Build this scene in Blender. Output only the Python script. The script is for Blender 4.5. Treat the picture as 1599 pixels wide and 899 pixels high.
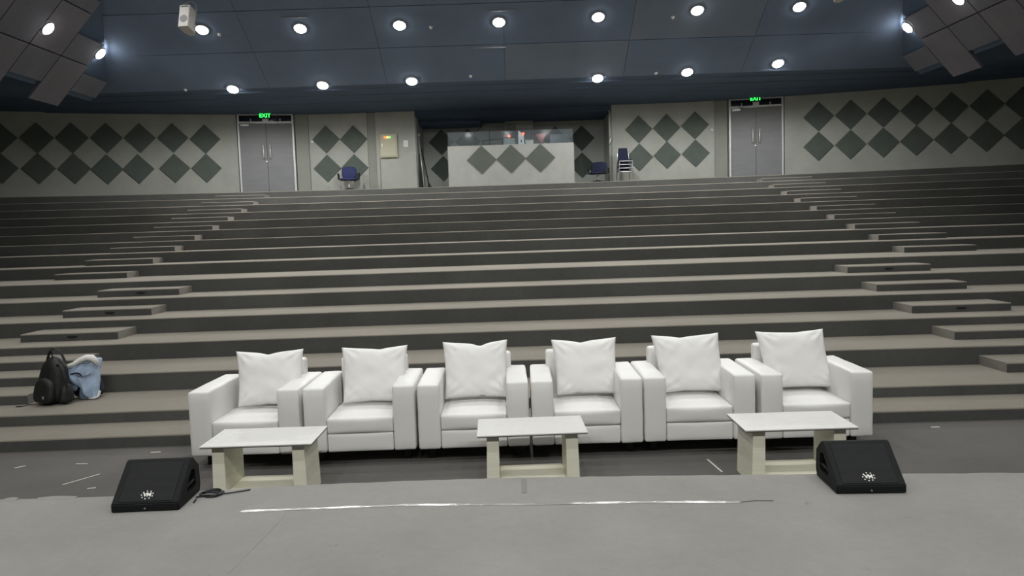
import bpy, bmesh, math, random
from math import sin, cos, pi, radians, sqrt
from mathutils import Vector, Matrix, noise as mnoise

S = bpy.context.scene
for o in list(S.objects):
    bpy.data.objects.remove(o)
C = S.collection

# ------------------------------------------------------------------ camera
F_PX, ROLL, PITCH, EYE = 1200.0, radians(1.86), radians(4.486), 2.0
cam_data = bpy.data.cameras.new('camera')
cam_data.sensor_width = 36.0
cam_data.lens = 36.0 * F_PX / 1599.0
cam_data.clip_start = 0.05
cam_data.clip_end = 200
cam = bpy.data.objects.new('camera', cam_data)
C.objects.link(cam)
fw = Vector((0, cos(PITCH), -sin(PITCH)))
r0 = Vector((1, 0, 0))
u0 = Vector((0, sin(PITCH), cos(PITCH)))
cr = r0 * cos(ROLL) - u0 * sin(ROLL)
cu = u0 * cos(ROLL) + r0 * sin(ROLL)
cam.matrix_world = Matrix(((cr.x, cu.x, -fw.x, 0), (cr.y, cu.y, -fw.y, 0), (cr.z, cu.z, -fw.z, EYE), (0, 0, 0, 1)))
S.camera = cam

# ------------------------------------------------------------------ world, exposure
w = bpy.data.worlds.new('world')
S.world = w
w.use_nodes = True
w.node_tree.nodes['Background'].inputs[0].default_value = (0.5, 0.6, 0.8, 1)
w.node_tree.nodes['Background'].inputs[1].default_value = 0.02
S.view_settings.view_transform = 'Standard'
S.view_settings.look = 'None'
S.view_settings.exposure = 0.0
S.view_settings.gamma = 1.0
S.view_settings.use_curve_mapping = False

# lamp powers (watts) of the ceiling downlights, by row; the wash row is added
P_ROW_BACK, P_ROW_FRONT, P_SIDE = 300, 270, 270
P_ROW_MID, P_ROW_LOW, P_ROW_NEAR, P_ROW_STAGE, P_ADDED_WASH = 185, 180, 80, 112, 430
LAMP_COL = (1.0, 0.995, 0.965)

# ------------------------------------------------------------------ helpers
def mat(name, col, rough=0.6, var=0.0, vscale=6.0, bump=0.0, bscale=120.0, metal=0.0, stretch=(1, 1, 1), spec=0.5, emit=None, estr=0.0, detail=4, coat=0.0, sheen=0.0):
    m = bpy.data.materials.new(name)
    m.use_nodes = True
    nt = m.node_tree
    b = nt.nodes['Principled BSDF']
    b.inputs['Base Color'].default_value = (*col, 1)
    b.inputs['Roughness'].default_value = rough
    b.inputs['Metallic'].default_value = metal
    b.inputs['Specular IOR Level'].default_value = spec
    if coat:
        b.inputs['Coat Weight'].default_value = coat
        b.inputs['Coat Roughness'].default_value = 0.15
    if sheen:
        b.inputs['Sheen Weight'].default_value = sheen
    if emit:
        b.inputs['Emission Color'].default_value = (*emit, 1)
        b.inputs['Emission Strength'].default_value = estr
    if var or bump:
        tc = nt.nodes.new('ShaderNodeTexCoord')
        mp = nt.nodes.new('ShaderNodeMapping')
        mp.inputs['Scale'].default_value = stretch
        nt.links.new(tc.outputs['Object'], mp.inputs['Vector'])
    if var:
        n1 = nt.nodes.new('ShaderNodeTexNoise')
        n1.inputs['Scale'].default_value = vscale
        n1.inputs['Detail'].default_value = detail
        n1.inputs['Roughness'].default_value = 0.65
        rp = nt.nodes.new('ShaderNodeMapRange')
        rp.inputs['From Min'].default_value = 0.25
        rp.inputs['From Max'].default_value = 0.75
        rp.inputs['To Min'].default_value = 1 - var
        rp.inputs['To Max'].default_value = 1 + var
        mx = nt.nodes.new('ShaderNodeVectorMath')
        mx.operation = 'SCALE'
        mx.inputs[0].default_value = col
        nt.links.new(mp.outputs[0], n1.inputs['Vector'])
        nt.links.new(n1.outputs['Fac'], rp.inputs['Value'])
        nt.links.new(rp.outputs[0], mx.inputs['Scale'])
        nt.links.new(mx.outputs[0], b.inputs['Base Color'])
    if bump:
        n2 = nt.nodes.new('ShaderNodeTexNoise')
        n2.inputs['Scale'].default_value = bscale
        n2.inputs['Detail'].default_value = 3
        bp = nt.nodes.new('ShaderNodeBump')
        bp.inputs['Strength'].default_value = bump
        bp.inputs['Distance'].default_value = 0.01
        nt.links.new(mp.outputs[0], n2.inputs['Vector'])
        nt.links.new(n2.outputs['Fac'], bp.inputs['Height'])
        nt.links.new(bp.outputs[0], b.inputs['Normal'])
    return m

def carpet(name, col, var, dirt=None, dirt_amt=0.0, fibre=260.0, patch=0.8):
    """Dusty carpet: fine fibre speckle, broad worn patches and sparse specks of dirt."""
    m = mat(name, col, rough=0.95, spec=0.15, sheen=0.1)
    nt = m.node_tree
    b = nt.nodes['Principled BSDF']
    tc = nt.nodes.new('ShaderNodeTexCoord')
    def nz(scale, detail, rough=0.6):
        n = nt.nodes.new('ShaderNodeTexNoise')
        n.inputs['Scale'].default_value = scale
        n.inputs['Detail'].default_value = detail
        n.inputs['Roughness'].default_value = rough
        nt.links.new(tc.outputs['Object'], n.inputs['Vector'])
        return n
    def rng(src, a, b_, c, d):
        r = nt.nodes.new('ShaderNodeMapRange')
        for k, v in zip(('From Min', 'From Max', 'To Min', 'To Max'), (a, b_, c, d)):
            r.inputs[k].default_value = v
        nt.links.new(src, r.inputs['Value'])
        return r.outputs[0]
    broad = rng(nz(patch, 5).outputs['Fac'], 0.3, 0.7, 1 - var, 1 + var)
    fine = rng(nz(fibre, 2).outputs['Fac'], 0.3, 0.7, 1 - 0.7 * var, 1 + 0.7 * var)
    mid = rng(nz(14, 6, 0.75).outputs['Fac'], 0.3, 0.7, 1 - 0.5 * var, 1 + 0.5 * var)
    m1 = nt.nodes.new('ShaderNodeMath'); m1.operation = 'MULTIPLY'
    nt.links.new(broad, m1.inputs[0]); nt.links.new(fine, m1.inputs[1])
    m2 = nt.nodes.new('ShaderNodeMath'); m2.operation = 'MULTIPLY'
    nt.links.new(m1.outputs[0], m2.inputs[0]); nt.links.new(mid, m2.inputs[1])
    sc = nt.nodes.new('ShaderNodeVectorMath'); sc.operation = 'SCALE'
    sc.inputs[0].default_value = col
    nt.links.new(m2.outputs[0], sc.inputs['Scale'])
    out = sc.outputs[0]
    if dirt:
        fac = rng(nz(9, 3, 0.8).outputs['Fac'], 0.68, 0.74, 0, dirt_amt)
        mx = nt.nodes.new('ShaderNodeMix'); mx.data_type = 'RGBA'
        nt.links.new(fac, mx.inputs['Factor'])
        nt.links.new(out, mx.inputs['A'])
        mx.inputs['B'].default_value = (*dirt, 1)
        out = mx.outputs['Result']
    nt.links.new(out, b.inputs['Base Color'])
    bp = nt.nodes.new('ShaderNodeBump')
    bp.inputs['Strength'].default_value = 0.5
    bp.inputs['Distance'].default_value = 0.004
    nt.links.new(nz(fibre, 2).outputs['Fac'], bp.inputs['Height'])
    nt.links.new(bp.outputs[0], b.inputs['Normal'])
    return m

def add_box(bm, x0, x1, y0, y1, z0, z1, mi=0):
    v = [bm.verts.new(p) for p in ((x0, y0, z0), (x1, y0, z0), (x1, y1, z0), (x0, y1, z0), (x0, y0, z1), (x1, y0, z1), (x1, y1, z1), (x0, y1, z1))]
    fs = []
    for idx in ((0, 3, 2, 1), (4, 5, 6, 7), (0, 1, 5, 4), (1, 2, 6, 5), (2, 3, 7, 6), (3, 0, 4, 7)):
        f = bm.faces.new([v[i] for i in idx]); f.material_index = mi; fs.append(f)
    return v, fs

def box(x0, x1, y0, y1, z0, z1, bevel=0.0, seg=2):
    bm = bmesh.new()
    add_box(bm, x0, x1, y0, y1, z0, z1)
    if bevel:
        bmesh.ops.bevel(bm, geom=bm.edges[:], offset=bevel, segments=seg, profile=0.5, affect='EDGES')
    return bm

def tube(bm, pts, r, n=8, closed=False, radii=None):
    pts = [Vector(p) for p in pts]
    rings = []
    N = len(pts)
    up = Vector((0, 0, 1))
    for i, p in enumerate(pts):
        if closed:
            t = (pts[(i + 1) % N] - pts[i - 1])
        else:
            t = pts[min(i + 1, N - 1)] - pts[max(i - 1, 0)]
        t.normalize()
        a = t.cross(up)
        if a.length < 1e-3:
            a = t.cross(Vector((0, 1, 0)))
        a.normalize()
        b = t.cross(a)
        rr = radii[i] if radii else r
        rings.append([bm.verts.new(p + (a * cos(2 * pi * k / n) + b * sin(2 * pi * k / n)) * rr) for k in range(n)])
    M = N if closed else N - 1
    for i in range(M):
        A, B = rings[i], rings[(i + 1) % N]
        for k in range(n):
            f = bm.faces.new((A[k], A[(k + 1) % n], B[(k + 1) % n], B[k])); f.smooth = True
    if not closed:
        bm.faces.new(rings[0]); bm.faces.new(rings[-1][::-1])

def cyl(bm, c, r, z0, z1, n=24, r2=None):
    r2 = r if r2 is None else r2
    A = [bm.verts.new((c[0] + r * cos(2 * pi * k / n), c[1] + r * sin(2 * pi * k / n), z0)) for k in range(n)]
    B = [bm.verts.new((c[0] + r2 * cos(2 * pi * k / n), c[1] + r2 * sin(2 * pi * k / n), z1)) for k in range(n)]
    for k in range(n):
        f = bm.faces.new((A[k], A[(k + 1) % n], B[(k + 1) % n], B[k])); f.smooth = True
    bm.faces.new(A[::-1]); bm.faces.new(B)

def extrude_poly(bm, pts, d):
    """pts: 3-D outline, extruded by vector d."""
    A = [bm.verts.new(p) for p in pts]
    B = [bm.verts.new(Vector(p) + Vector(d)) for p in pts]
    n = len(pts)
    bm.faces.new(A); bm.faces.new(B[::-1])
    for k in range(n):
        bm.faces.new((A[k], B[k], B[(k + 1) % n], A[(k + 1) % n]))

def obj(name, bm, mats, parent=None, smooth=False, kind=None):
    bmesh.ops.recalc_face_normals(bm, faces=bm.faces[:])
    me = bpy.data.meshes.new(name)
    if smooth:
        for f in bm.faces: f.smooth = True
    bm.to_mesh(me); bm.free()
    for m in (mats if isinstance(mats, (list, tuple)) else [mats]):
        me.materials.append(m)
    o = bpy.data.objects.new(name, me)
    C.objects.link(o)
    if parent: o.parent = parent
    if kind: o['kind'] = kind
    return o

def struct(name, bm, m, parent=None, smooth=False):
    o = obj(name, bm, m, parent, smooth)
    if not parent: o['kind'] = 'structure'
    return o

def tag(o, label, cat, group=None):
    o['label'] = label; o['category'] = cat
    if group: o['group'] = group
    return o

def thing(name, label, cat, loc=(0, 0, 0), rz=0.0, group=None):
    o = bpy.data.objects.new(name, None)
    C.objects.link(o)
    o.empty_display_size = 0.1
    o.location = loc; o.rotation_euler = (0, 0, rz)
    return tag(o, label, cat, group)

def dup(root, loc, rz=0.0, label=None, rot=None):
    r = root.copy(); C.objects.link(r)
    r.location = loc
    r.rotation_euler = rot if rot else (0, 0, rz)
    if label: r['label'] = label
    for ch in [q for q in root.children if q.type != 'LIGHT']:
        c = ch.copy(); C.objects.link(c); c.parent = r
        for g in list(ch.children):
            d = g.copy(); C.objects.link(d); d.parent = c
    return r

def apply_mods(o):
    dg = bpy.context.evaluated_depsgraph_get()
    dg.update()
    me = bpy.data.meshes.new_from_object(o.evaluated_get(dg))
    o.modifiers.clear()
    o.data = me

# ------------------------------------------------------------------ materials
M_tread = carpet('lit_tread_carpet', (0.198, 0.181, 0.150), 0.10, (0.10, 0.09, 0.08), 0.25)  # stronger light on the flat treads is put into this paler colour
M_riser = carpet('shaded_riser_carpet', (0.086, 0.087, 0.083), 0.16, fibre=180)  # same carpet, with the shade of upright faces put into the colour
M_stage = carpet('stage_carpet', (0.265, 0.260, 0.245), 0.09, (0.12, 0.11, 0.10), 0.4, patch=1.3)
M_pit = carpet('pit_floor_carpet', (0.098, 0.092, 0.086), 0.12, (0.22, 0.21, 0.2), 0.35, patch=1.2)
M_wall = mat('grey_plaster_wall', (0.385, 0.395, 0.36), 0.85, var=0.13, vscale=1.4, bump=0.25, bscale=60, detail=8)
M_recess = mat('recess_plaster_wall', (0.50, 0.53, 0.50), 0.85, var=0.10, vscale=1.2, bump=0.2, bscale=60)
M_groove = mat('grey_pilaster', (0.27, 0.28, 0.25), 0.85, var=0.08, vscale=2)
M_diamond = mat('dark_felt_diamond', (0.108, 0.126, 0.114), 0.95, var=0.10, vscale=3, bump=0.2, bscale=200, spec=0.15)
M_counter = mat('pale_counter_plaster', (0.27, 0.273, 0.26), 0.8, var=0.12, vscale=2.5, bump=0.15, bscale=70, detail=7)
M_ddiamond = mat('grey_felt_counter_diamond', (0.085, 0.095, 0.083), 0.95, var=0.06, vscale=3, spec=0.15)
M_ceil = mat('flare_tinted_ceiling', (0.125, 0.165, 0.24), 0.9, var=0.12, vscale=0.8, spec=0.2)  # blue veil of lamp flare is put into the ceiling colours
M_ceilpale = mat('paler_ceiling_board', (0.145, 0.18, 0.24), 0.9, var=0.1, vscale=0.8, spec=0.2)
M_ceil2 = mat('dark_ceiling_band', (0.07, 0.10, 0.15), 0.9, var=0.12, vscale=0.8, spec=0.2)
M_cpanel = mat('mauve_grey_acoustic_panel', (0.15, 0.145, 0.165), 0.9, var=0.12, vscale=1.5, spec=0.2)
M_cpanel2 = mat('grey_acoustic_panel', (0.13, 0.135, 0.16), 0.9, var=0.12, vscale=1.5, spec=0.2)
M_black = mat('matt_black', (0.012, 0.013, 0.014), 0.55)
M_leather = mat('white_leatherette', (0.76, 0.755, 0.735), 0.45, var=0.015, vscale=5, bump=0.08, bscale=26, spec=0.45)
M_leather2 = mat('white_cushion_leatherette', (0.80, 0.795, 0.78), 0.48, var=0.012, vscale=6, bump=0.10, bscale=16, spec=0.45)
M_ttop = mat('white_tabletop', (0.66, 0.66, 0.63), 0.5, var=0.006, vscale=5)
M_tedge = mat('dark_tabletop_edge', (0.06, 0.05, 0.04), 0.6)
M_twood = mat('cream_laminate', (0.83, 0.82, 0.67), 0.5, var=0.07, vscale=3.5, stretch=(1, 1, 12))
M_twood_h = mat('cream_laminate_shelf', (0.84, 0.82, 0.66), 0.5, var=0.07, vscale=3.5, stretch=(1, 10, 12))
M_door = mat('grey_laminate_door', (0.21, 0.215, 0.225), 0.5, var=0.10, vscale=3, stretch=(0.4, 0.4, 3))
M_frame = mat('pale_aluminium_frame', (0.62, 0.62, 0.62), 0.4, metal=0.2)
M_steel = mat('brushed_steel', (0.78, 0.78, 0.77), 0.35, metal=0.35)
M_chrome = mat('chrome', (0.9, 0.9, 0.92), 0.22, metal=0.6)
M_pane = mat('dark_transom_pane', (0.01, 0.013, 0.02), 0.12)
M_blue = mat('blue_chair_fabric', (0.024, 0.03, 0.105), 0.85, var=0.15, vscale=20)
M_navy = mat('navy_chair_fabric', (0.006, 0.010, 0.034), 0.85, var=0.15, vscale=20)
M_box = mat('cream_painted_steel', (0.46, 0.45, 0.33), 0.5, var=0.04, vscale=3)
M_white = mat('white_plastic', (0.72, 0.71, 0.68), 0.45)
M_pink = mat('faded_pink_shade', (0.52, 0.22, 0.21), 0.6)
M_beige = mat('beige_carton', (0.55, 0.50, 0.42), 0.8, var=0.1, vscale=20)
M_spk = mat('black_textured_speaker_paint', (0.008, 0.009, 0.010), 0.6, bump=0.35, bscale=220, spec=0.2)
M_logo = mat('white_logo_print', (0.85, 0.84, 0.8), 0.5)
M_hspk = mat('pale_grey_speaker', (0.42, 0.40, 0.38), 0.5)
M_denim = mat('light_blue_denim', (0.36, 0.46, 0.61), 0.9, var=0.22, vscale=14, bump=0.5, bscale=90)
M_fleece = mat('white_fleece', (0.82, 0.80, 0.76), 0.95, var=0.06, vscale=40, bump=1.0, bscale=110)
M_bag = mat('black_nylon', (0.008, 0.009, 0.008), 0.6, bump=0.3, bscale=60)
M_bagstrap = mat('black_webbing', (0.008, 0.008, 0.009), 0.8)
M_dnavy = mat('dark_navy_cloth', (0.014, 0.017, 0.032), 0.9)
M_slate = mat('slate_lining', (0.12, 0.15, 0.21), 0.9, var=0.25, vscale=22)
M_red = mat('red_indicator', (0.5, 0.02, 0.01), 0.4, emit=(1, 0.06, 0.02), estr=7)
M_amber = mat('amber_indicator', (0.5, 0.3, 0.01), 0.4, emit=(1, 0.55, 0.05), estr=6)
M_green = mat('green_indicator', (0.02, 0.5, 0.05), 0.4, emit=(0.08, 1, 0.12), estr=4)
M_exit = mat('green_exit_letters', (0.02, 0.5, 0.08), 0.4, emit=(0.04, 1.0, 0.12), estr=2.2)
M_exitbox = mat('dark_exit_sign_case', (0.01, 0.05, 0.02), 0.5)
M_lamp = mat('lit_lamp_lens', (1, 1, 1), 0.4, emit=(1, 0.99, 0.96), estr=40)
M_lampoff = mat('unlit_lamp_lens', (0.05, 0.05, 0.06), 0.3)
M_ring = mat('lamp_trim_ring', (0.2, 0.21, 0.23), 0.4)
M_tape = mat('clear_shiny_tape', (0.29, 0.29, 0.275), 0.2, coat=0.5, var=0.1, vscale=30, bump=1.0, bscale=14, spec=0.7)
M_dtape = mat('dull_grey_green_tape', (0.17, 0.18, 0.155), 0.6)
M_scuff = mat('white_paint_scuff', (0.6, 0.58, 0.54), 0.7)

# clear acrylic of the desk screen
M_acry = bpy.data.materials.new('clear_acrylic')
M_acry.use_nodes = True
nt = M_acry.node_tree
b = nt.nodes['Principled BSDF']
b.inputs['Base Color'].default_value = (0.85, 0.93, 0.95, 1)
b.inputs['Roughness'].default_value = 0.06
tr = nt.nodes.new('ShaderNodeBsdfTransparent')
tr.inputs[0].default_value = (0.84, 0.88, 0.92, 1)
mx = nt.nodes.new('ShaderNodeMixShader')
mx.inputs[0].default_value = 0.035
nt.links.new(tr.outputs[0], mx.inputs[1]); nt.links.new(b.outputs[0], mx.inputs[2])
nt.links.new(mx.outputs[0], nt.nodes['Material Output'].inputs['Surface'])

# perforated grille: fine rows of holes in black steel
M_grille = mat('perforated_black_grille', (0.02, 0.021, 0.023), 0.5, spec=0.15)
nt = M_grille.node_tree
tc = nt.nodes.new('ShaderNodeTexCoord')
vo = nt.nodes.new('ShaderNodeTexVoronoi'); vo.inputs['Scale'].default_value = 95; vo.inputs['Randomness'].default_value = 0.15
nt.links.new(tc.outputs['Object'], vo.inputs['Vector'])
rp = nt.nodes.new('ShaderNodeMapRange')
rp.inputs['From Min'].default_value = 0.2; rp.inputs['From Max'].default_value = 0.45
rp.inputs['To Min'].default_value = 0.0; rp.inputs['To Max'].default_value = 1.0
nt.links.new(vo.outputs['Distance'], rp.inputs['Value'])
cm = nt.nodes.new('ShaderNodeMix'); cm.data_type = 'RGBA'
cm.inputs['A'].default_value = (0.004, 0.004, 0.005, 1); cm.inputs['B'].default_value = (0.014, 0.015, 0.016, 1)
nt.links.new(rp.outputs[0], cm.inputs['Factor'])
nt.links.new(cm.outputs['Result'], nt.nodes['Principled BSDF'].inputs['Base Color'])

# ------------------------------------------------------------------ the seating tiers
# (front edge Y at the middle, top height, how strongly the front edge curves towards the stage at the sides)
TIERS = [(7.335, 0.115, .005), (7.918, 0.229, .006), (8.982, 0.445, .006), (9.975, 0.661, .005), (10.969, 0.877, .004), (11.962, 1.092, .003),
         (12.956, 1.308, .003), (14.611, 1.524, .003), (15.605, 1.739, .004), (16.60, 1.955, .006), (17.592, 2.171, .008), (18.586, 2.386, .010),
         (19.579, 2.602, .013), (20.573, 2.818, .016), (21.567, 3.034, .019), (22.56, 3.249, .021)]
LAND = 3.249
XW = 16.0
BACK = 27.2

def front(k, X):
    z, h, c = TIERS[k]
    return z - 0.5 * c * X * X

tiers = []
for k, (z0, h, c) in enumerate(TIERS):
    hb = TIERS[k - 1][1] if k else 0.0
    bm = bmesh.new()
    N = 64
    xs = [-XW + 2 * XW * i / N for i in range(N + 1)]
    nb = 0.014
    prof = []
    for X in xs:
        y = front(k, X) + 0.004 * mnoise.noise(Vector((X * 1.7, k * 3.1, 0)))
        wob = 0.003 * mnoise.noise(Vector((X * 2.3, k * 5.7, 4)))
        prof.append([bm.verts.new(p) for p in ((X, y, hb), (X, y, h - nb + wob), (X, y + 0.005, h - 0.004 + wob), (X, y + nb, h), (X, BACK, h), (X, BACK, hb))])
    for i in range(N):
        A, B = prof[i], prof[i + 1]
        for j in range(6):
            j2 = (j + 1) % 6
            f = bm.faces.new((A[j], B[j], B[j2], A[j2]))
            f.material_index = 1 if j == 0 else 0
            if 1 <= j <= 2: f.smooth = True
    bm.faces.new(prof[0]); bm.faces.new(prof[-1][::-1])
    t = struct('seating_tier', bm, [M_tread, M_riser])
    tiers.append(t)

# half-height aisle steps standing on the tiers: part of each tier
def aisle_step(k, x0, x1, depth=0.5, light_plate=False):
    h = TIERS[k][1]
    step = 0.108 if k != 15 else 0.1
    yb = [front(k + 1, x) for x in (x0, x1)]
    bm = bmesh.new()
    n = 0.012
    y0, y1 = yb[0] - depth, yb[1] - depth
    pr = []
    for X, yf, yk in ((x0, y0, yb[0]), (x1, y1, yb[1])):
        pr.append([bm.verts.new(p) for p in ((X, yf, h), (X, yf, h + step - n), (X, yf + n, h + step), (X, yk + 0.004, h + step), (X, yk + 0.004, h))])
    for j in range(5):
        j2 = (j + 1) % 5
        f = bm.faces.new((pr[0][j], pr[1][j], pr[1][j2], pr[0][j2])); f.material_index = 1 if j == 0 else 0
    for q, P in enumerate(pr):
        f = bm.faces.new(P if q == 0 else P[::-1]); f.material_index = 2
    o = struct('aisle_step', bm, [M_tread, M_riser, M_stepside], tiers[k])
    if light_plate:
        xm = x0 + (x1 - x0) * (0.53 if x0 < 0 else 0.5)
        ym = y0 + (y1 - y0) * 0.5
        bm = bmesh.new()
        pts = [(xm + 0.075 * cos(a) * (1 + 0.15 * sin(3 * a)), ym - 0.003, h + 0.052 + 0.018 * sin(a)) for a in [2 * pi * i / 14 for i in range(14)]]
        extrude_poly(bm, pts, (0, 0.006, 0))
        obj('step_light_cover', bm, M_black, o)
    return o

M_stepside = carpet('lit_step_side_carpet', (0.20, 0.185, 0.165), 0.12, fibre=180)  # side light painted in: paler than the step fronts
for k in range(1, 6):
    aisle_step(k, -6.69, -5.38, 0.52, k >= 3)
    aisle_step(k, 5.43, 6.76, 0.52, k in (3, 5))
UP_L = {6: -7.05, 7: -7.01, 8: -6.98, 9: -6.94, 10: -6.90, 11: -6.87, 12: -6.85, 13: -6.84, 14: -6.82}
UP_R = {6: 7.21, 7: 7.20, 8: 7.16, 9: 7.13, 10: 7.12, 11: 7.09, 12: 7.09, 13: 7.08, 14: 7.07}
for k in range(6, 15):
    aisle_step(k, UP_L[k] - 1.31, UP_L[k], 0.45)
    aisle_step(k, UP_R[k], UP_R[k] + 1.31, 0.45)

# ------------------------------------------------------------------ pit floor and stage
bm = bmesh.new()
add_box(bm, -XW, XW, -6.2, BACK, -0.15, 0.0)
struct('floor', bm, M_pit)

EDGE = [(-16, 4.6), (-6, 4.93), (-4.4, 5.06), (-3.514, 5.089), (-2.773, 5.082), (-2.144, 5.137), (-1.369, 5.193), (-0.6, 5.205), (0.048, 5.201), (0.838, 5.149), (1.911, 5.081), (2.739, 5.01), (3.344, 4.962), (4.5, 4.86), (6, 4.75), (16, 4.4)]
def edge_y(X):
    for (a, ya), (b_, yb_) in zip(EDGE, EDGE[1:]):
        if a <= X <= b_:
            t = (X - a) / (b_ - a)
            return ya + (yb_ - ya) * t
    return EDGE[-1][1]
STG = 0.28
bm = bmesh.new()
cols = []
NX = 260
for i in range(NX + 1):
    X = -8 + 16 * i / NX
    e = edge_y(X) + 0.010 * mnoise.noise(Vector((X * 3, 0, 7))) + 0.005 * mnoise.noise(Vector((X * 17, 0, 3)))
    cols.append([bm.verts.new(p) for p in ((X, e - 0.02, 0.0), (X, e, STG - 0.012), (X, e - 0.006, STG - 0.002 + 0.003 * mnoise.noise(Vector((X * 9, 1, 3)))), (X, e - 0.03, STG), (X, -5.6, STG), (X, -5.6, 0))])
for i in range(NX):
    A, B = cols[i], cols[i + 1]
    for j in range(6):
        bm.faces.new((A[j], B[j], B[(j + 1) % 6], A[(j + 1) % 6]))
bm.faces.new(cols[0]); bm.faces.new(cols[-1][::-1])
struct('stage_floor', bm, M_stage)

# ------------------------------------------------------------------ back wall (plan polyline, stood on the landing)
def zw(X):
    return 24.4 if abs(X) < 5.4 else 24.75 - 0.012 * X * X
WT = 5.98
plan = []
X = -XW
while X < -8.32:
    plan.append((X, zw(X), 0)); X += 0.55
plan += [(-8.32, zw(-8.32), 0), (-8.32, zw(-8.32) + 0.14, 0), (-6.58, zw(-6.58) + 0.14, 0), (-6.58, zw(-6.58), 0)]
wall_specs = []
def wall_strip(name, pts, m, z0=LAND, z1=WT, th=0.12):
    bm = bmesh.new()
    # thickness goes away from the room
    n = len(pts)
    fr = [(bm.verts.new((p[0], p[1], z0)), bm.verts.new((p[0], p[1], z1))) for p in pts]
    bk = []
    for i, p in enumerate(pts):
        a = Vector(pts[max(i - 1, 0)]); c_ = Vector(pts[min(i + 1, n - 1)])
        d = (c_ - a).normalized(); nrm = Vector((-d.y, d.x))
        q = Vector(p) + nrm * th
        bk.append((bm.verts.new((q.x, q.y, z0)), bm.verts.new((q.x, q.y, z1))))
    for i in range(n - 1):
        bm.faces.new((fr[i][0], fr[i + 1][0], fr[i + 1][1], fr[i][1]))
        bm.faces.new((bk[i][0], bk[i][1], bk[i + 1][1], bk[i + 1][0]))
        bm.faces.new((fr[i][1], fr[i + 1][1], bk[i + 1][1], bk[i][1]))
        bm.faces.new((fr[i][0], bk[i][0], bk[i + 1][0], fr[i + 1][0]))
    for i in (0, n - 1):
        bm.faces.new((fr[i][0], fr[i][1], bk[i][1], bk[i][0]))
    return struct(name, bm, m)

def arc(x0, x1, step=0.5):
    n = max(1, int(abs(x1 - x0) / step))
    return [(x0 + (x1 - x0) * i / n, zw(x0 + (x1 - x0) * i / n)) for i in range(n + 1)]
wall_bl = wall_strip('wall_back_left', arc(-XW, -8.30), M_wall)
wall_strip('wall_behind_left_door', [(-8.32, zw(-8.32) + 0.14), (-6.56, zw(-6.56) + 0.14)], M_wall)
wall_strip('trim_1', [(-6.58, zw(-6.58) + 0.02), (-6.20, zw(-6.20) + 0.03)], M_groove)
wall_cl = wall_strip('wall_back_centre_left', [(-6.20, 24.36), (-5.4, 24.4), (-4.38, 24.4)], M_wall)
wall_strip('trim_2', [(-4.385, 24.43), (-4.105, 24.43)], M_groove)
wall_bx = wall_strip('wall_back_service', [(-4.11, 24.38), (-2.87, 24.38)], M_wall)
wall_strip('wall_recess_left', [(-2.85, 24.52), (-2.85, 26.5)], M_recess)
wall_rc = wall_strip('wall_recess', [(-2.95, 26.5), (3.40, 26.5)], M_recess)
wall_strip('wall_recess_right', [(3.29, 26.5), (3.29, 24.42)], M_recess)
wall_cr = wall_strip('wall_back_centre_right', [(3.31, 24.4), (5.4, 24.4), (6.46, 24.25)], M_wall)
wall_strip('trim_3', [(6.46, 24.29), (6.86, 24.235)], M_groove)
wall_strip('wall_behind_right_door', [(6.82, zw(6.82) + 0.16), (8.52, zw(8.52) + 0.16)], M_wall)
wall_br = wall_strip('wall_back_right', arc(8.52, XW), M_wall)
# pale corner edge of the recess and the cable trunking on its right jamb
struct('trim_4', box(3.18, 3.26, 24.30, 24.38, LAND, 5.4), M_groove)

# backing behind the joints between the wall panels
wall_strip('wall_backing_left', [(-8.4, zw(-8.4) + 0.30), (-6.2, 24.56), (-2.86, 24.56)], M_groove)
wall_strip('wall_backing_right', [(3.44, 24.56), (6.3, 24.56), (8.6, zw(8.6) + 0.30)], M_groove)

# side and stage-end walls (outside the picture)
struct('wall_left', box(-XW - 0.2, -XW, -6.2, BACK, 0, 8.2), M_wall)
struct('wall_right', box(XW, XW + 0.2, -6.2, BACK, 0, 8.2), M_wall)
struct('wall_stage_end', box(-XW, XW, -6.4, -6.2, 0, 8.2), M_wall)

# diamonds fixed on the walls
def diamond(parent, X, Z, yfun, r=0.441, m=M_diamond, th=0.03, seed=0):
    rnd = random.Random(seed)
    y = yfun(X)
    dy = (yfun(X + 0.1) - yfun(X - 0.1)) / 0.2
    t = Vector((1, dy, 0)).normalized()
    nrm = Vector((t.y, -t.x, 0))
    c_ = Vector((X, y, Z)) + nrm * 0.001
    a = rnd.uniform(-0.012, 0.012)
    bm = bmesh.new()
    pts = []
    for k in range(4):
        ang = a + k * pi / 2
        pts.append(c_ + t * (r * cos(ang)) + Vector((0, 0, r * sin(ang))))
    extrude_poly(bm, pts, nrm * th)
    bmesh.ops.recalc_face_normals(bm, faces=bm.faces[:])
    big = [e for e in bm.edges if abs(e.calc_length() - r * sqrt(2)) < 0.05]
    bmesh.ops.bevel(bm, geom=big, offset=0.006, segments=1, affect='EDGES')
    return struct('diamond_panel', bm, m, parent)
s_ = 0
LT = [-14.47, -13.59, -12.73, -11.85, -10.98, -10.09, -9.2]
LB = [-14.5, -13.6, -12.72, -11.89, -11.07, -10.09, -9.21]
LBZ = [4.16, 4.15, 4.14, 4.11, 4.11, 4.12, 4.11]
for i in range(7):
    s_ += 1; diamond(wall_bl, LT[i], 5.03 if i < 6 else 4.99, zw, seed=s_)
    s_ += 1; diamond(wall_bl, LB[i], LBZ[i], zw, seed=s_)
RX = [9.48, 10.36, 11.24, 12.1, 12.97, 13.84, 14.68]
for i in range(7):
    s_ += 1; diamond(wall_br, RX[i], 5.055 + 0.004 * i, zw, seed=s_)
    s_ += 1; diamond(wall_br, RX[i], 4.165 + 0.004 * i, zw, seed=s_)
flat = lambda X: 24.4
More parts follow.
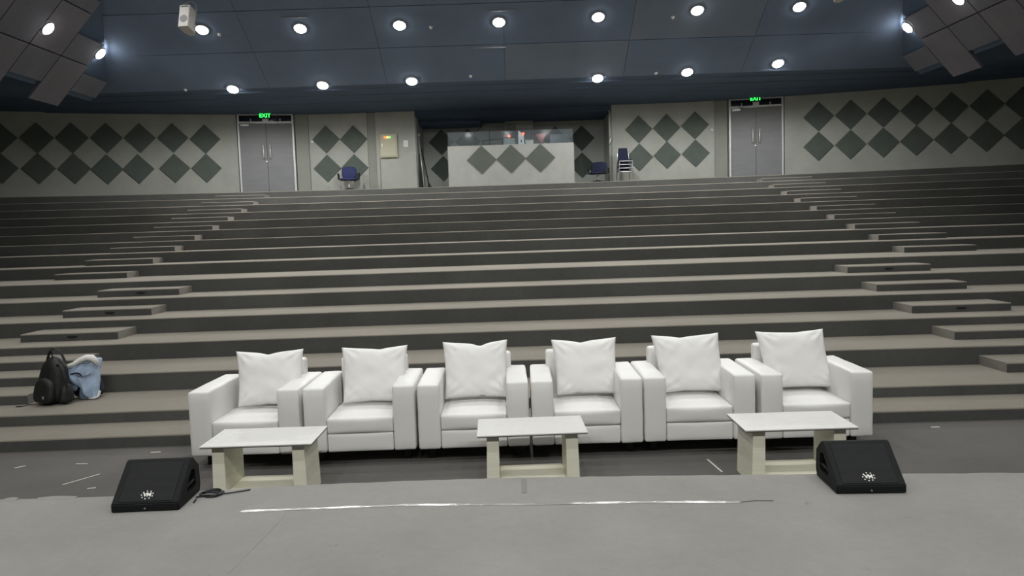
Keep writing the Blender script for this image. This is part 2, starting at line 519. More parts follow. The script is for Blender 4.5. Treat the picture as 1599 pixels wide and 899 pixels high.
for X, Z in ((-5.69 + 0.02, 4.94), (-4.81, 4.92), (-5.69 + 0.02, 4.04), (-4.82, 4.03)):
    s_ += 1; diamond(wall_cl, X, Z, (lambda X: 24.4 - (0.04 * max(0, -X - 5.4) / 0.8)), r=0.43, seed=s_)
for X, Z in ((4.13, 4.94), (5.005, 4.96), (5.88, 5.0), (4.14, 4.07), (5.01, 4.11), (5.89, 4.13)):
    s_ += 1; diamond(wall_cr, X, Z, (lambda X: 24.4 if X < 5.4 else 24.4 - 0.1415 * (X - 5.4)), r=0.43, seed=s_)
for X, Z in ((-2.24, 4.974), (-1.336, 4.961), (-2.2, 4.08), (-1.32, 4.08), (1.64, 4.947), (2.539, 4.955), (2.532, 4.045), (1.65, 4.045)):
    s_ += 1; diamond(wall_rc, X, Z, lambda X: 26.5, r=0.435, seed=s_)

# recess: square pillar, lowered dark duct, lining behind the desk
struct('recess_pillar', box(-0.07, 0.88, 26.15, 26.49, LAND, 5.6, 0.01), M_recess)
struct('recess_wall_pilaster', box(-0.02, 0.30, 26.10, 26.15, LAND, 5.45), M_groove)

# ------------------------------------------------------------------ ceiling
ZC = lambda Y: 7.90 if Y < 17.05 else 7.90 - 0.571 * (Y - 17.05)
CP = [(-6.2, 7.90), (17.05, 7.90), (18.2, ZC(18.2)), (19.4, ZC(19.4)), (20.13, ZC(20.13)), (20.15, ZC(20.15)), (20.60, ZC(20.60)), (21.0, 5.86), (21.02, 5.83), (21.7, 5.82), (21.72, 5.79), (22.6, 5.77), (22.62, 5.745), (24.55, 5.72)]
bm = bmesh.new()
# centre field, running back over the landing
prev = None
for (y, z) in CP:
    hw = 9.5 + (6.96 - z) / 1.14 if y <= 20.14 else XW
    row = [bm.verts.new((x, y, z)) for x in (-hw, hw)] + [bm.verts.new((x, y, z + 0.12)) for x in (-hw, hw)]
    if prev:
        f = bm.faces.new((prev[0], row[0], row[1], prev[1]))
        f.material_index = 1 if y > 20.7 else 0
        bm.faces.new((prev[2], prev[3], row[3], row[2]))
    prev = row
ceil = struct('ceiling', bm, [M_ceil, M_ceil2])
# ceiling strip joining the wider back part
bm = bmesh.new()
extrude_poly(bm, [(-XW, 20.2, 6.14), (XW, 20.2, 6.14), (XW, 20.2, 8.2), (-XW, 20.2, 8.2)], (0, 0.05, 0))
struct('ceiling_bulkhead_back', bm, M_ceil2)
for o in [bpy.data.objects['ceiling_bulkhead_back']]:
    o.location.y += 0.0
# outer dark soffits beyond the slanted panels
for s, nm in ((-1, 'ceiling_soffit_left'), (1, 'ceiling_soffit_right')):
    bm = bmesh.new()
    xa, xb = sorted((s * 10.62, s * XW))
    add_box(bm, xa, xb, -6.2, 20.15, 5.78, 5.9)
    struct(nm, bm, M_ceil2)
# recess ceiling pieces
struct('ceiling_recess', box(-2.95, 3.4, 24.5, 26.62, 5.56, 5.68), M_ceil2)
struct('ceiling_duct', box(-2.84, -0.86, 25.3, 26.35, 5.41, 5.56), M_ceil2)
# header above the recess mouth
struct('trim_5', box(-2.85, 3.28, 24.42, 24.50, 5.60, 5.9), M_ceil2)

# slanted side ceiling: staggered acoustic panels, each its own piece
SL = 1.14
def slope_pt(s, d, Y, off=0.0):
    """d = distance out from X0 edge measured in X; off = proud towards the room."""
    x = 9.5 + d
    z = 6.96 - SL * d
    nx, nz = -SL, -1.0
    l = sqrt(nx * nx + nz * nz)
    return Vector((s * (x + off * nx / l), Y, z + off * nz / l))
for s, nm in ((-1, 'ceiling_slope_left'), (1, 'ceiling_slope_right')):
    bm = bmesh.new()
    pts = [slope_pt(s, -0.84, -6.2), slope_pt(s, 1.2, -6.2), slope_pt(s, 1.2, -6.2) + Vector((s * 0.1, 0, 0.1)), slope_pt(s, -0.84, -6.2) + Vector((s * 0.1, 0, 0.1))]
    extrude_poly(bm, pts, (0, 26.35, 0))
    par = struct(nm, bm, M_ceil2)
    Y = 20.12
    i = 0
    while Y > 6.0:
        wd = 1.15
        y1, y0 = Y - 0.014, Y - wd + 0.014
        lim = (6.96 - ZC(y1)) / SL + 0.06
        long = (i % 2 == 1)
        dd = 1.42 if long else 1.10
        off = 0.06
        # two panels up the slope
        for (a, b_, mm) in ((0.62, dd, M_cpanel if i % 2 else M_cpanel2), (-0.16, 0.60, M_cpanel2 if i % 2 else M_cpanel), (-0.80, -0.18, M_cpanel if i % 2 else M_cpanel2)):
            a = max(a, lim)
            if b_ - a < 0.12: continue
            bm = bmesh.new()
            P = [slope_pt(s, a, y0, 0.02), slope_pt(s, b_, y0, 0.02), slope_pt(s, b_, y1, 0.02), slope_pt(s, a, y1, 0.02)]
            nr = slope_pt(s, 0, 0, 0.05) - slope_pt(s, 0, 0, 0)
            extrude_poly(bm, P, nr)
            struct('acoustic_panel', bm, mm, par)
        Y -= wd; i += 1
# flat acoustic panels laid under the centre ceiling (paler rectangles)
def ceil_panel(x0, x1, y0, y1, z, m):
    struct('ceiling_panel', box(x0, x1, y0, y1, z - 0.03, z, 0.006), m, ceil)
# boards on the sloping field
for x0 in (-9.3, -6.2, -3.1, 0.0, 3.1, 6.2):
    for y0, y1 in ((17.1, 18.25), (18.27, 19.42), (19.44, 20.56)):
        if abs(x0 + 1.55) > 7 and y0 < 18.2:
            xa, xb = (max(x0, -8.6), min(x0 + 3.1, 8.6))
        else:
            xa, xb = x0, x0 + 3.1
        bm = bmesh.new()
        P = [(xa + 0.006, y0, ZC(y0) - 0.001), (xb - 0.006, y0, ZC(y0) - 0.001), (xb - 0.006, y1, ZC(y1) - 0.001), (xa + 0.006, y1, ZC(y1) - 0.001)]
        extrude_poly(bm, P, (0, -0.007, -0.012))
        struct('ceiling_panel', bm, M_ceil if (x0, y0) not in ((3.1, 18.27), (0.0, 19.44)) else M_ceilpale, ceil)

# ------------------------------------------------------------------ ceiling downlights
def make_downlight(lit=True):
    t = thing('ceiling_downlight', 'x', 'ceiling light')
    bm = bmesh.new()
    n = 24
    for (ra, rb, za, zb) in ((0.175, 0.155, 0.0, -0.03), (0.155, 0.138, -0.03, -0.028), (0.138, 0.132, -0.028, -0.008)):
        A = [bm.verts.new((ra * cos(2 * pi * k / n), ra * sin(2 * pi * k / n), za)) for k in range(n)]
        B = [bm.verts.new((rb * cos(2 * pi * k / n), rb * sin(2 * pi * k / n), zb)) for k in range(n)]
        for k in range(n): bm.faces.new((A[k], A[(k + 1) % n], B[(k + 1) % n], B[k]))
    obj('trim_ring', bm, M_ring, t, smooth=True)
    bm = bmesh.new()
    # domed lens, proud of the ring
    ring0 = None
    for i, (r, z) in enumerate(((0.137, -0.022), (0.12, -0.050), (0.075, -0.07), (0.0, -0.078))):
        if r == 0:
            v = bm.verts.new((0, 0, z))
            for k in range(n): bm.faces.new((ring0[k], ring0[(k + 1) % n], v))
        else:
            R = [bm.verts.new((r * cos(2 * pi * k / n), r * sin(2 * pi * k / n), z)) for k in range(n)]
            if ring0:
                for k in range(n): bm.faces.new((ring0[k], ring0[(k + 1) % n], R[(k + 1) % n], R[k]))
            ring0 = R
    obj('lens', bm, M_lamp if lit else M_lampoff, t, smooth=True)
    return t
dl0 = make_downlight()
first_dl = [True]
def spot(loc, power, angle=125, blend=0.9, tilt=None):
    if angle > 155: blend = 0.35
    ld = bpy.data.lights.new('downlight_beam', 'SPOT')
    ld.energy = power; ld.color = LAMP_COL; ld.spot_size = radians(angle); ld.spot_blend = blend; ld.shadow_soft_size = 0.10
    o = bpy.data.objects.new('downlight_beam', ld); C.objects.link(o)
    o.location = (loc[0], loc[1], loc[2] - 0.10)
    if tilt: o.rotation_euler = tilt
    return o
def downlight(loc, power, label, rot=(0, 0, 0), angle=160):
    if first_dl[0]:
        t = dl0; first_dl[0] = False
        t.location = loc; t.rotation_euler = rot; t['label'] = label
    else:
        t = dup(dl0, loc, rot=rot, label=label)
    t['group'] = 'round ceiling downlights'
    sp = spot(loc, power, angle)
    sp.parent = t
    sp.matrix_parent_inverse = Matrix()
    sp.location = (0, 0, -0.11)
    sp.rotation_euler = (-rot[0], 0, 0) if rot[0] else (0, 0, 0)
    return t
ordn = ['leftmost', 'second from left', 'third from left', 'fourth and middle', 'third from right', 'second from right', 'rightmost']
RZ = 6.90
TX = -math.atan(0.571)
for i, (X, Y) in enumerate(((-7.16, 18.71), (-4.843, 18.765), (-2.475, 18.767), (-0.107, 18.769), (2.255, 18.714), (4.592, 18.62), (7.001, 18.612))):
    downlight((X, Y, ZC(Y) - 0.016), P_ROW_FRONT, 'lit round downlight, %s of the upper row of seven across the ceiling' % ordn[i], rot=(TX, 0, 0), angle=146)
ord6 = ['leftmost', 'second from left', 'third from left', 'third from right', 'second from right', 'rightmost']
for i, (X, Y) in enumerate(((-7.16, 20.57), (-4.79, 20.535), (-2.448, 20.493), (2.432, 20.6), (4.767, 20.49), (7.078, 20.30))):
    downlight((X, Y, ZC(Y) - 0.016), P_ROW_BACK, 'lit round downlight, %s of the lower row of six above the back wall' % ord6[i], rot=(TX, 0, 0), angle=172)
tl = math.atan(SL)
for s, side in ((-1, 'left'), (1, 'right')):
    for Y, wh in ((19.0, 'farther of the two'), (16.83, 'nearer of the two')):
        P = slope_pt(s, 0.34 if Y > 18 else 0.30, Y, 0.075)
        downlight(P, P_SIDE, 'lit round downlight, %s on the slanted %s ceiling panels' % (wh, side), rot=(0, s * tl, 0), angle=104)
rows = [(14.6, P_ROW_MID), (10.6, P_ROW_LOW), (6.6, P_ROW_NEAR), (2.9, P_ROW_STAGE), (-2.5, P_ADDED_WASH)]
for Y, pw in rows:
    for X in (-7.1, -4.75, -2.4, 0, 2.4, 4.75, 7.1):
        added_wash = Y < 0
        if added_wash and abs(X) in (7.1,): continue
        t = downlight((X, Y, 7.895), pw * 1.35, 'unseen round downlight in the rows nearer the stage, outside the picture', angle=(115 if Y > 9 else 130))
        t['group'] = 'downlights nearer the stage'
        if added_wash:
            # added row over the stage, aimed at the seating to brighten chair fronts
            b_ = [q for q in t.children if q.type == 'LIGHT'][0]
            b_.rotation_euler = (radians(52), 0, 0)
            b_.data.spot_size = radians(85)

# small fittings under the ceiling
def detector(loc, label):
    bm = bmesh.new()
    cyl(bm, (0, 0), 0.045, -0.02, 0, 16)
    cyl(bm, (0, 0), 0.028, -0.055, -0.02, 16, 0.038)
    o = obj('smoke_detector', bm, M_white); o.location = loc
    tag(o, label, 'detector', 'small ceiling fittings')
detector((-6.82, 18.87, ZC(18.87)), 'small white detector right of the leftmost upper-row lamp')
detector((-1.74, 18.86, ZC(18.86)), 'small white detector between third and fourth upper-row lamps')
detector((4.05, 18.8, ZC(18.8)), 'small white detector just left of the second-from-right upper-row lamp')
detector((-0.9, 20.40, ZC(20.4)), 'small white detector in the gap of the lower lamp row')
detector((-8.4, 20.55, ZC(20.55)), 'small white detector left of the lower lamp row')
detector((3.95, 20.5, ZC(20.5)), 'small white detector between the two middle right lower-row lamps')
bm = box(-0.75, 0.05, 19.50, 19.52, ZC(19.5) - 0.04, ZC(19.5) - 0.01)
tag(obj('air_slot', bm, M_ring), 'thin pale slot strip below the middle upper-row lamp', 'air slot', 'thin pale slot strips')
bm = box(-0.35, 0.35, 18.45, 18.47, ZC(18.45) - 0.04, ZC(18.45) - 0.01)
tag(obj('air_slot', bm, M_ring), 'thin pale slot strip just above the middle upper-row lamp', 'air slot', 'thin pale slot strips')
bm = box(-5.2, -4.6, 18.45, 18.47, ZC(18.45) - 0.04, ZC(18.45) - 0.01)
tag(obj('air_slot', bm, M_ring), 'thin pale slot strip above the second upper-row lamp from left', 'air slot', 'thin pale slot strips')

# hanging loudspeakers
def hanging_speaker(loc, rz, label):
    t = thing('hanging_loudspeaker', label, 'loudspeaker', loc, rz, 'loudspeakers hung from the ceiling')
    h, wd, d = 0.47, 0.21, 0.36
    tilt = Matrix.Rotation(radians(-16), 4, 'X')
    def tf(bm):
        bmesh.ops.transform(bm, matrix=tilt, verts=bm.verts[:]); return bm
    bm = bmesh.new()
    out = [(-wd / 2, -d / 2), (wd / 2, -d / 2), (wd / 2, d * 0.15), (wd * 0.28, d / 2), (-wd * 0.28, d / 2), (-wd / 2, d * 0.15)]
    extrude_poly(bm, [(x, y, -h / 2) for x, y in out], (0, 0, h))
    bmesh.ops.recalc_face_normals(bm, faces=bm.faces[:])
    bmesh.ops.bevel(bm, geom=bm.edges[:], offset=0.008, segments=2, affect='EDGES')
    obj('cabinet', tf(bm), M_hspk, t)
    bm = bmesh.new(); add_box(bm, -0.075, 0.075, -d / 2 - 0.006, -d / 2 + 0.01, 0.19, 0.215)
    obj('vent_slot', tf(bm), M_black, t)
    bm = bmesh.new()
    extrude_poly(bm, [(0.075 * cos(a), -d / 2 - 0.005, -0.06 + 0.075 * sin(a)) for a in [2 * pi * i / 20 for i in range(20)]], (0, 0.012, 0))
    obj('driver_cone', tf(bm), mat('dark_grey_cone', (0.08, 0.08, 0.09), 0.5), t)
    bm = bmesh.new()
    tube(bm, [(-0.15, 0.0, -0.1), (-0.16, 0, 0.1), (-0.13, 0, 0.36), (0, 0, 0.42), (0.13, 0, 0.36), (0.16, 0, 0.1), (0.15, 0, -0.1)], 0.012, 6)
    obj('yoke', tf(bm), M_ring, t)
    bm = bmesh.new()
    tube(bm, [(0, -0.1, 0.40), (0, -0.1, 7.88 - loc[2])], 0.016, 8)
    obj('drop_pole', bm, M_ring, t)
    return t
hanging_speaker((-6.27, 15.7, 6.32), radians(-6), 'pale grey loudspeaker hung from the ceiling above the left seating')
hanging_speaker((6.50, 15.2, 6.42), radians(6), 'pale grey loudspeaker hung above the right seating, cut by the top edge')

# ------------------------------------------------------------------ doors
def make_door(name, xa, xb, lab):
    d = thing(name, lab, 'door'); d['kind'] = 'structure'
    ya, yb = zw(xa), zw(xb)
    ang = math.atan2(yb - ya, xb - xa)
    W_ = sqrt((xb - xa) ** 2 + (yb - ya) ** 2)
    d.location = ((xa + xb) / 2, (ya + yb) / 2 + 0.0, LAND); d.rotation_euler = (0, 0, ang)
    hw = W_ / 2
    top, leaf = 2.50, 2.20
    bm = bmesh.new()
    fw_ = 0.055
    add_box(bm, -hw, -hw + fw_, -0.03, 0.12, 0, top)
    add_box(bm, hw - fw_, hw, -0.03, 0.12, 0, top)
    add_box(bm, -hw + fw_, hw - fw_, -0.03, 0.12, leaf, leaf + 0.06)
    add_box(bm, -hw + fw_, hw - fw_, -0.03, 0.12, top - 0.05, top)
    add_box(bm, -0.09, 0.09, -0.028, 0.12, leaf + 0.06, top - 0.05)
    obj('door_frame', bm, M_frame, d)
    for s in (-1, 1):
        x0, x1 = (-hw + fw_ + 0.004, -0.004) if s < 0 else (0.004, hw - fw_ - 0.004)
        lf = obj('door_leaf', box(x0, x1, 0.02, 0.07, 0.01, leaf - 0.006, 0.004), M_door, d)
        bm = bmesh.new()
        hx = s * 0.10
        tube(bm, [(hx, -0.045, 1.13), (hx, -0.045, 1.55)], 0.024, 10)
        tube(bm, [(hx, 0.02, 1.18), (hx, -0.045, 1.18)], 0.010, 8)
        tube(bm, [(hx, 0.02, 1.50), (hx, -0.045, 1.50)], 0.010, 8)
        obj('door_handle', bm, M_steel, lf)
        x0p, x1p = (-hw + fw_, -0.09) if s < 0 else (0.09, hw - fw_)
        p_ = obj('transom_pane', box(x0p, x1p, 0.03, 0.05, leaf + 0.06, top - 0.05), M_pane, d)
        obj('pane_latch', box((x0p + x1p) / 2 - 0.012, (x0p + x1p) / 2 + 0.012, 0.0, 0.03, leaf + 0.062, leaf + 0.15), M_frame, p_)
    bm = bmesh.new()
    add_box(bm, -hw + 0.10, -hw + 0.34, -0.05, 0.02, leaf - 0.075, leaf - 0.02)
    tube(bm, [(-hw + 0.14, -0.03, leaf - 0.01), (-hw + 0.42, -0.09, leaf - 0.005), (-hw + 0.30, -0.03, leaf + 0.02)], 0.01, 6)
    obj('door_closer', bm, M_steel, d)
    bm = bmesh.new()
    tube(bm, [(-0.02, 0.02, 1.04), (-0.02, 0.0, 1.04)], 0.025, 12)
    obj('door_lock', bm, M_steel, d)
    return d
make_door('door_1', -8.27, -6.62, 'grey double door on the left of the back wall, steel pulls')
make_door('door_2', 6.90, 8.49, 'grey double door on the right of the back wall, steel pulls')

def exit_sign(loc, rz, label):
    t = thing('exit_sign', label, 'sign', loc, rz, 'green exit signs above the doors')
    obj('sign_case', box(-0.17, 0.17, -0.02, 0.02, -0.085, 0.085, 0.004), M_exitbox, t)
    cu = bpy.data.curves.new('sign_letters', 'FONT')
    cu.body = 'EXIT'; cu.size = 0.165; cu.align_x = 'CENTER'; cu.align_y = 'CENTER'; cu.extrude = 0.003; cu.offset = 0.004
    tmp = bpy.data.objects.new('tmp', cu); C.objects.link(tmp)
    dg = bpy.context.evaluated_depsgraph_get(); dg.update()
    me = bpy.data.meshes.new_from_object(tmp.evaluated_get(dg))
    bpy.data.objects.remove(tmp)
    me.materials.clear(); me.materials.append(M_exit)
    me.transform(Matrix.Translation((0, -0.024, 0)) @ Matrix.Rotation(pi / 2, 4, 'X'))
    o = bpy.data.objects.new('sign_letters', me); C.objects.link(o); o.parent = t
    bm = bmesh.new(); add_box(bm, -0.02, 0.02, 0.0, 0.01, 0.085, 0.14)
    obj('sign_bracket', bm, M_exitbox, t)
    return t
exit_sign((-7.41, 23.95, 5.665), 0.17, 'green lit EXIT sign above the left double door')
exit_sign((7.66, 23.95, 5.70), -0.17, 'green lit EXIT sign above the right double door')

# ------------------------------------------------------------------ wall fittings
t = thing('electrical_cabinet', 'cream steel electrical cabinet with red, amber and green lamps', 'electrical box', (-3.71, 24.38, 4.68))
obj('cabinet_body', box(-0.27, 0.27, -0.10, 0.0, -0.37, 0.36, 0.006), M_box, t)
dr = obj('cabinet_door', box(-0.235, 0.235, -0.125, -0.10, -0.335, 0.325, 0.004), M_box, t)
bm = bmesh.new(); add_box(bm, -0.205, -0.185, -0.14, -0.125, -0.05, 0.06); obj('door_latch', bm, M_steel, dr)
for i, m_ in enumerate((M_red, M_amber, M_green)):
    bm = bmesh.new(); tube(bm, [(-0.10 + 0.075 * i, -0.125, 0.25), (-0.10 + 0.075 * i, -0.145, 0.25)], 0.024, 12)
    l = obj('indicator_lamp', bm, m_, dr); l['label'] = ('red', 'amber', 'green')[i] + ' indicator lamp'
t = thing('wall_switch', 'small pale switch plate right of the electrical cabinet', 'switch', (-3.18, 24.38, 4.73))
obj('switch_plate', box(-0.075, 0.075, -0.02, 0, -0.10, 0.10, 0.004), M_white, t)
obj('switch_rocker', box(-0.04, 0.04, -0.03, -0.02, -0.05, 0.05, 0.003), M_frame, t)
for x, y, z, lab in ((-6.1, 24.36, 4.88, 'small white thermostat left of the four left diamonds'), (6.38, 24.25, 4.83, 'small white thermostat right of the six right diamonds')):
    bm = bmesh.new(); tube(bm, [(x, y, z), (x, y - 0.035, z)], 0.042, 16)
    tag(obj('thermostat', bm, M_white), lab, 'thermostat', 'round wall thermostats')
bm = bmesh.new(); tube(bm, [(3.20, 24.27, 4.72), (3.20, 24.27, 5.55)], 0.014, 8)
tag(obj('wall_conduit', bm, M_white), 'thin pale conduit down the right edge of the booth recess', 'conduit')
bm = bmesh.new(); tube(bm, [(3.19, 24.26, 4.5), (3.20, 24.23, 4.58), (3.22, 24.26, 4.70)], 0.03, 8)
tag(obj('conduit_socket', bm, M_white), 'small pale socket hanging at the foot of the conduit', 'socket')
bm = bmesh.new(); tube(bm, [(-4.01, 24.365, LAND), (-4.01, 24.365, 4.3)], 0.010, 6)
tag(obj('cabinet_conduit', bm, M_groove), 'thin grey conduit running down from the electrical cabinet', 'conduit')

# ------------------------------------------------------------------ control desk and what stands on it
t = thing('control_desk', 'long pale control desk with three grey diamonds on its front', 'desk', (0.095, 22.72, LAND))
obj('desk_front', box(-1.845, 1.845, 0, 0.06, 0, 1.175, 0.006), M_counter, t)
obj('desk_side', box(-1.845, -1.785, 0.06, 0.75, 0, 1.16, 0.004), M_counter, t)
obj('desk_side', box(1.785, 1.845, 0.06, 0.75, 0, 1.16, 0.004), M_counter, t)
obj('desk_top', box(-1.785, 1.785, 0.06, 0.75, 1.05, 1.10, 0.004), M_counter, t)
for x in (-0.862, 0.003, 0.863):
    bm = bmesh.new()
    extrude_poly(bm, [(x + 0.432 * cos(k * pi / 2), -0.001, 0.755 + 0.415 * sin(k * pi / 2)) for k in range(4)], (0, -0.02, 0))
    obj('diamond_panel', bm, M_ddiamond, t)
t = thing('desk_screen', 'clear acrylic screen standing along the top of the control desk', 'screen', (0.095, 22.75, LAND + 1.176))
for x0, x1 in ((-1.83, -0.62), (-0.60, 0.60), (0.62, 1.83)):
    obj('screen_pane', box(x0, x1, 0, 0.008, 0.0, 0.40), M_acry, t)
DT = LAND + 1.10
t = thing('audio_rack', 'dark equipment rack with a red lamp at the middle of the desk', 'equipment', (0.06, 23.25, DT))
obj('rack_case', box(-0.17, 0.17, -0.14, 0.14, 0, 0.30, 0.008), M_groove, t)
obj('rack_panel', box(-0.15, 0.15, -0.155, -0.14, 0.03, 0.12, 0.003), M_steel, t)
obj('rack_foot', box(-0.16, 0.16, -0.13, 0.13, 0.30, 0.33, 0.003), M_black, t)
bm = bmesh.new(); tube(bm, [(0.0, -0.14, 0.36), (0.0, -0.165, 0.36)], 0.035, 12); obj('status_lamp', bm, M_red, t)
t = thing('white_upright_unit', 'narrow white upright unit with a dark oval hole on the desk', 'equipment', (0.42, 23.18, DT))
bm = bmesh.new(); extrude_poly(bm, [(-0.085, -0.08, 0), (0.085, -0.08, 0), (0.075, -0.08, 0.40), (-0.02, -0.08, 0.47), (-0.085, -0.08, 0.52)], (0, 0.16, 0))
obj('unit_case', bm, M_white, t)
bm = bmesh.new(); extrude_poly(bm, [(0.0 + 0.018 * cos(a), -0.082, 0.20 + 0.045 * sin(a)) for a in [2 * pi * i / 14 for i in range(14)]], (0, -0.006, 0))
obj('dark_hole', bm, M_black, t)
bm = bmesh.new(); tube(bm, [(0.065, -0.08, 0.42), (0.065, -0.11, 0.42)], 0.032, 12); obj('status_lamp', bm, M_red, t)
t = tag(obj('cardboard_carton', box(0.54, 0.78, 23.1, 23.3, DT, DT + 0.235, 0.006), M_beige), 'low beige carton beside the white upright unit on the desk', 'box')
t = thing('pink_shade_lamp', 'small lamp with a pink shade tapering down, right of the carton', 'lamp', (1.01, 23.25, DT))
bm = bmesh.new(); cyl(bm, (0, 0), 0.035, 0.12, 0.40, 16, 0.155); obj('lamp_shade', bm, M_pink, t)
bm = bmesh.new(); cyl(bm, (0, 0), 0.05, 0, 0.02, 16); cyl(bm, (0, 0), 0.015, 0.02, 0.20, 8); cyl(bm, (0, 0), 0.035, 0.06, 0.13, 12); obj('lamp_stem', bm, M_steel, t)
t = thing('mixing_console', 'low dark mixing console behind the clear screen', 'mixer', (-0.95, 23.15, DT))
bm = bmesh.new(); extrude_poly(bm, [(-0.5, -0.2, 0), (-0.5, 0.2, 0), (-0.5, 0.2, 0.16), (-0.5, -0.2, 0.06)], (1.0, 0, 0)); obj('console_body', bm, M_black, t)
for i in range(12):
    bm = bmesh.new(); add_box(bm, -0.45 + i * 0.08, -0.43 + i * 0.08, -0.1, -0.06, 0.085, 0.105); obj('fader', bm, M_ring, t)
t = thing('computer_monitor', 'dark flat monitor at the right end of the control desk', 'monitor', (1.55, 23.3, DT))
obj('monitor_screen', box(-0.27, 0.27, -0.02, 0.02, 0.10, 0.40, 0.005), M_pane, t)
bm = bmesh.new(); add_box(bm, -0.03, 0.03, 0.0, 0.04, 0.01, 0.12); add_box(bm, -0.12, 0.12, -0.08, 0.1, 0, 0.012); obj('monitor_stand', bm, M_black, t)
t = thing('boom_stand', 'thin black microphone boom stand behind the left half of the desk', 'stand', (-0.95, 24.2, LAND))
bm = bmesh.new(); tube(bm, [(0, 0, 0.02), (0, 0, 1.65)], 0.012, 8); obj('pole', bm, M_black, t)
bm = bmesh.new(); tube(bm, [(-0.18, 0, 1.60), (0.25, 0, 1.98)], 0.010, 8); obj('boom_arm', bm, M_black, t)
bm = bmesh.new(); tube(bm, [(-0.18, 0, 1.60), (-0.10, 0, 1.67)], 0.022, 8); obj('clip', bm, M_ring, t)
for k in range(3):
    a = k * 2 * pi / 3; bm = bmesh.new(); tube(bm, [(0, 0, 0.12), (0.28 * cos(a), 0.28 * sin(a), 0.012)], 0.009, 6); obj('leg', bm, M_black, t)
bm = bmesh.new(); tube(bm, [(-0.85, 26.0, 4.92), (-0.08, 26.0, 4.97)], 0.03, 8)
tube(bm, [(-0.8, 26.0, 4.92), (-0.8, 26.0, LAND)], 0.02, 6); tube(bm, [(-0.15, 26.0, 4.92), (-0.15, 26.0, LAND)], 0.02, 6)
tag(obj('clothes_rail', bm, M_black), 'dark horizontal rail against the recess wall behind the desk', 'rail')

# broom and poles leaning in the left corner of the recess
t = thing('push_broom', 'dark broom leaning in the left corner of the booth recess', 'broom', (0, 0, 0))
bm = bmesh.new(); tube(bm, [(-2.78, 25.15, 4.62), (-2.55, 24.85, LAND + 0.22)], 0.016, 8); obj('broom_handle', bm, M_black, t)
bm = bmesh.new(); extrude_poly(bm, [(-2.585, 24.82, LAND + 0.26), (-2.53, 24.82, LAND + 0.26), (-2.40, 24.82, LAND), (-2.60, 24.82, LAND)], (0, 0.09, 0)); obj('broom_head', bm, M_black, t)
bm = bmesh.new(); tube(bm, [(-2.815, 24.75, 4.98), (-2.66, 24.5, LAND)], 0.016, 8)
tag(obj('metal_pole', bm, M_steel), 'thin shiny pole leaning beside the broom in the recess', 'pole')
bm = bmesh.new(); extrude_poly(bm, [(-2.84, 24.9, LAND), (-2.66, 24.9, LAND), (-2.80, 24.9, 4.45), (-2.84, 24.9, 4.45)], (0, 0.05, 0))
tag(obj('leaning_board', bm, M_black), 'dark narrow board leaning behind the shiny pole', 'board')
bm = bmesh.new(); tube(bm, [(-2.82, 24.95, 5.0), (-2.82, 24.95, 5.10)], 0.045, 10)
tag(obj('wall_lantern', bm, M_beige), 'small pale knob high in the left corner of the recess', 'knob')

# ------------------------------------------------------------------ office chairs
def rounded(w_, h_, n=28, p=3.2):
    out = []
    for i in range(n):
        a = 2 * pi * i / n
        c_, s2 = cos(a), sin(a)
        out.append((w_ / 2 * math.copysign(abs(c_) ** (2 / p), c_), h_ / 2 * math.copysign(abs(s2) ** (2 / p), s2)))
    return out
def pad(bm, w_, h_, th, M=None, p=3.2, n=28):
    """A soft pad in the XZ plane, thickness along Y."""
    prof = rounded(w_, h_, n, p)
    rings = []
    for (y, k) in ((-th / 2, 0.0), (-th / 2, 0.80), (-th * 0.3, 0.96), (0, 1.0), (th * 0.3, 0.96), (th / 2, 0.80), (th / 2, 0)):
        if k == 0: rings.append(bm.verts.new((0, y, 0)))
        else: rings.append([bm.verts.new((x * k, y, z * k)) for x, z in prof])
    for i in range(len(rings) - 1):
        A, B = rings[i], rings[i + 1]
        for k in range(n):
            k2 = (k + 1) % n
            if not isinstance(A, list): f = bm.faces.new((A, B[k2], B[k]))
            elif not isinstance(B, list): f = bm.faces.new((A[k], A[k2], B))
            else: f = bm.faces.new((A[k], A[k2], B[k2], B[k]))
            f.smooth = True
    if M: bmesh.ops.transform(bm, matrix=M, verts=bm.verts[:])

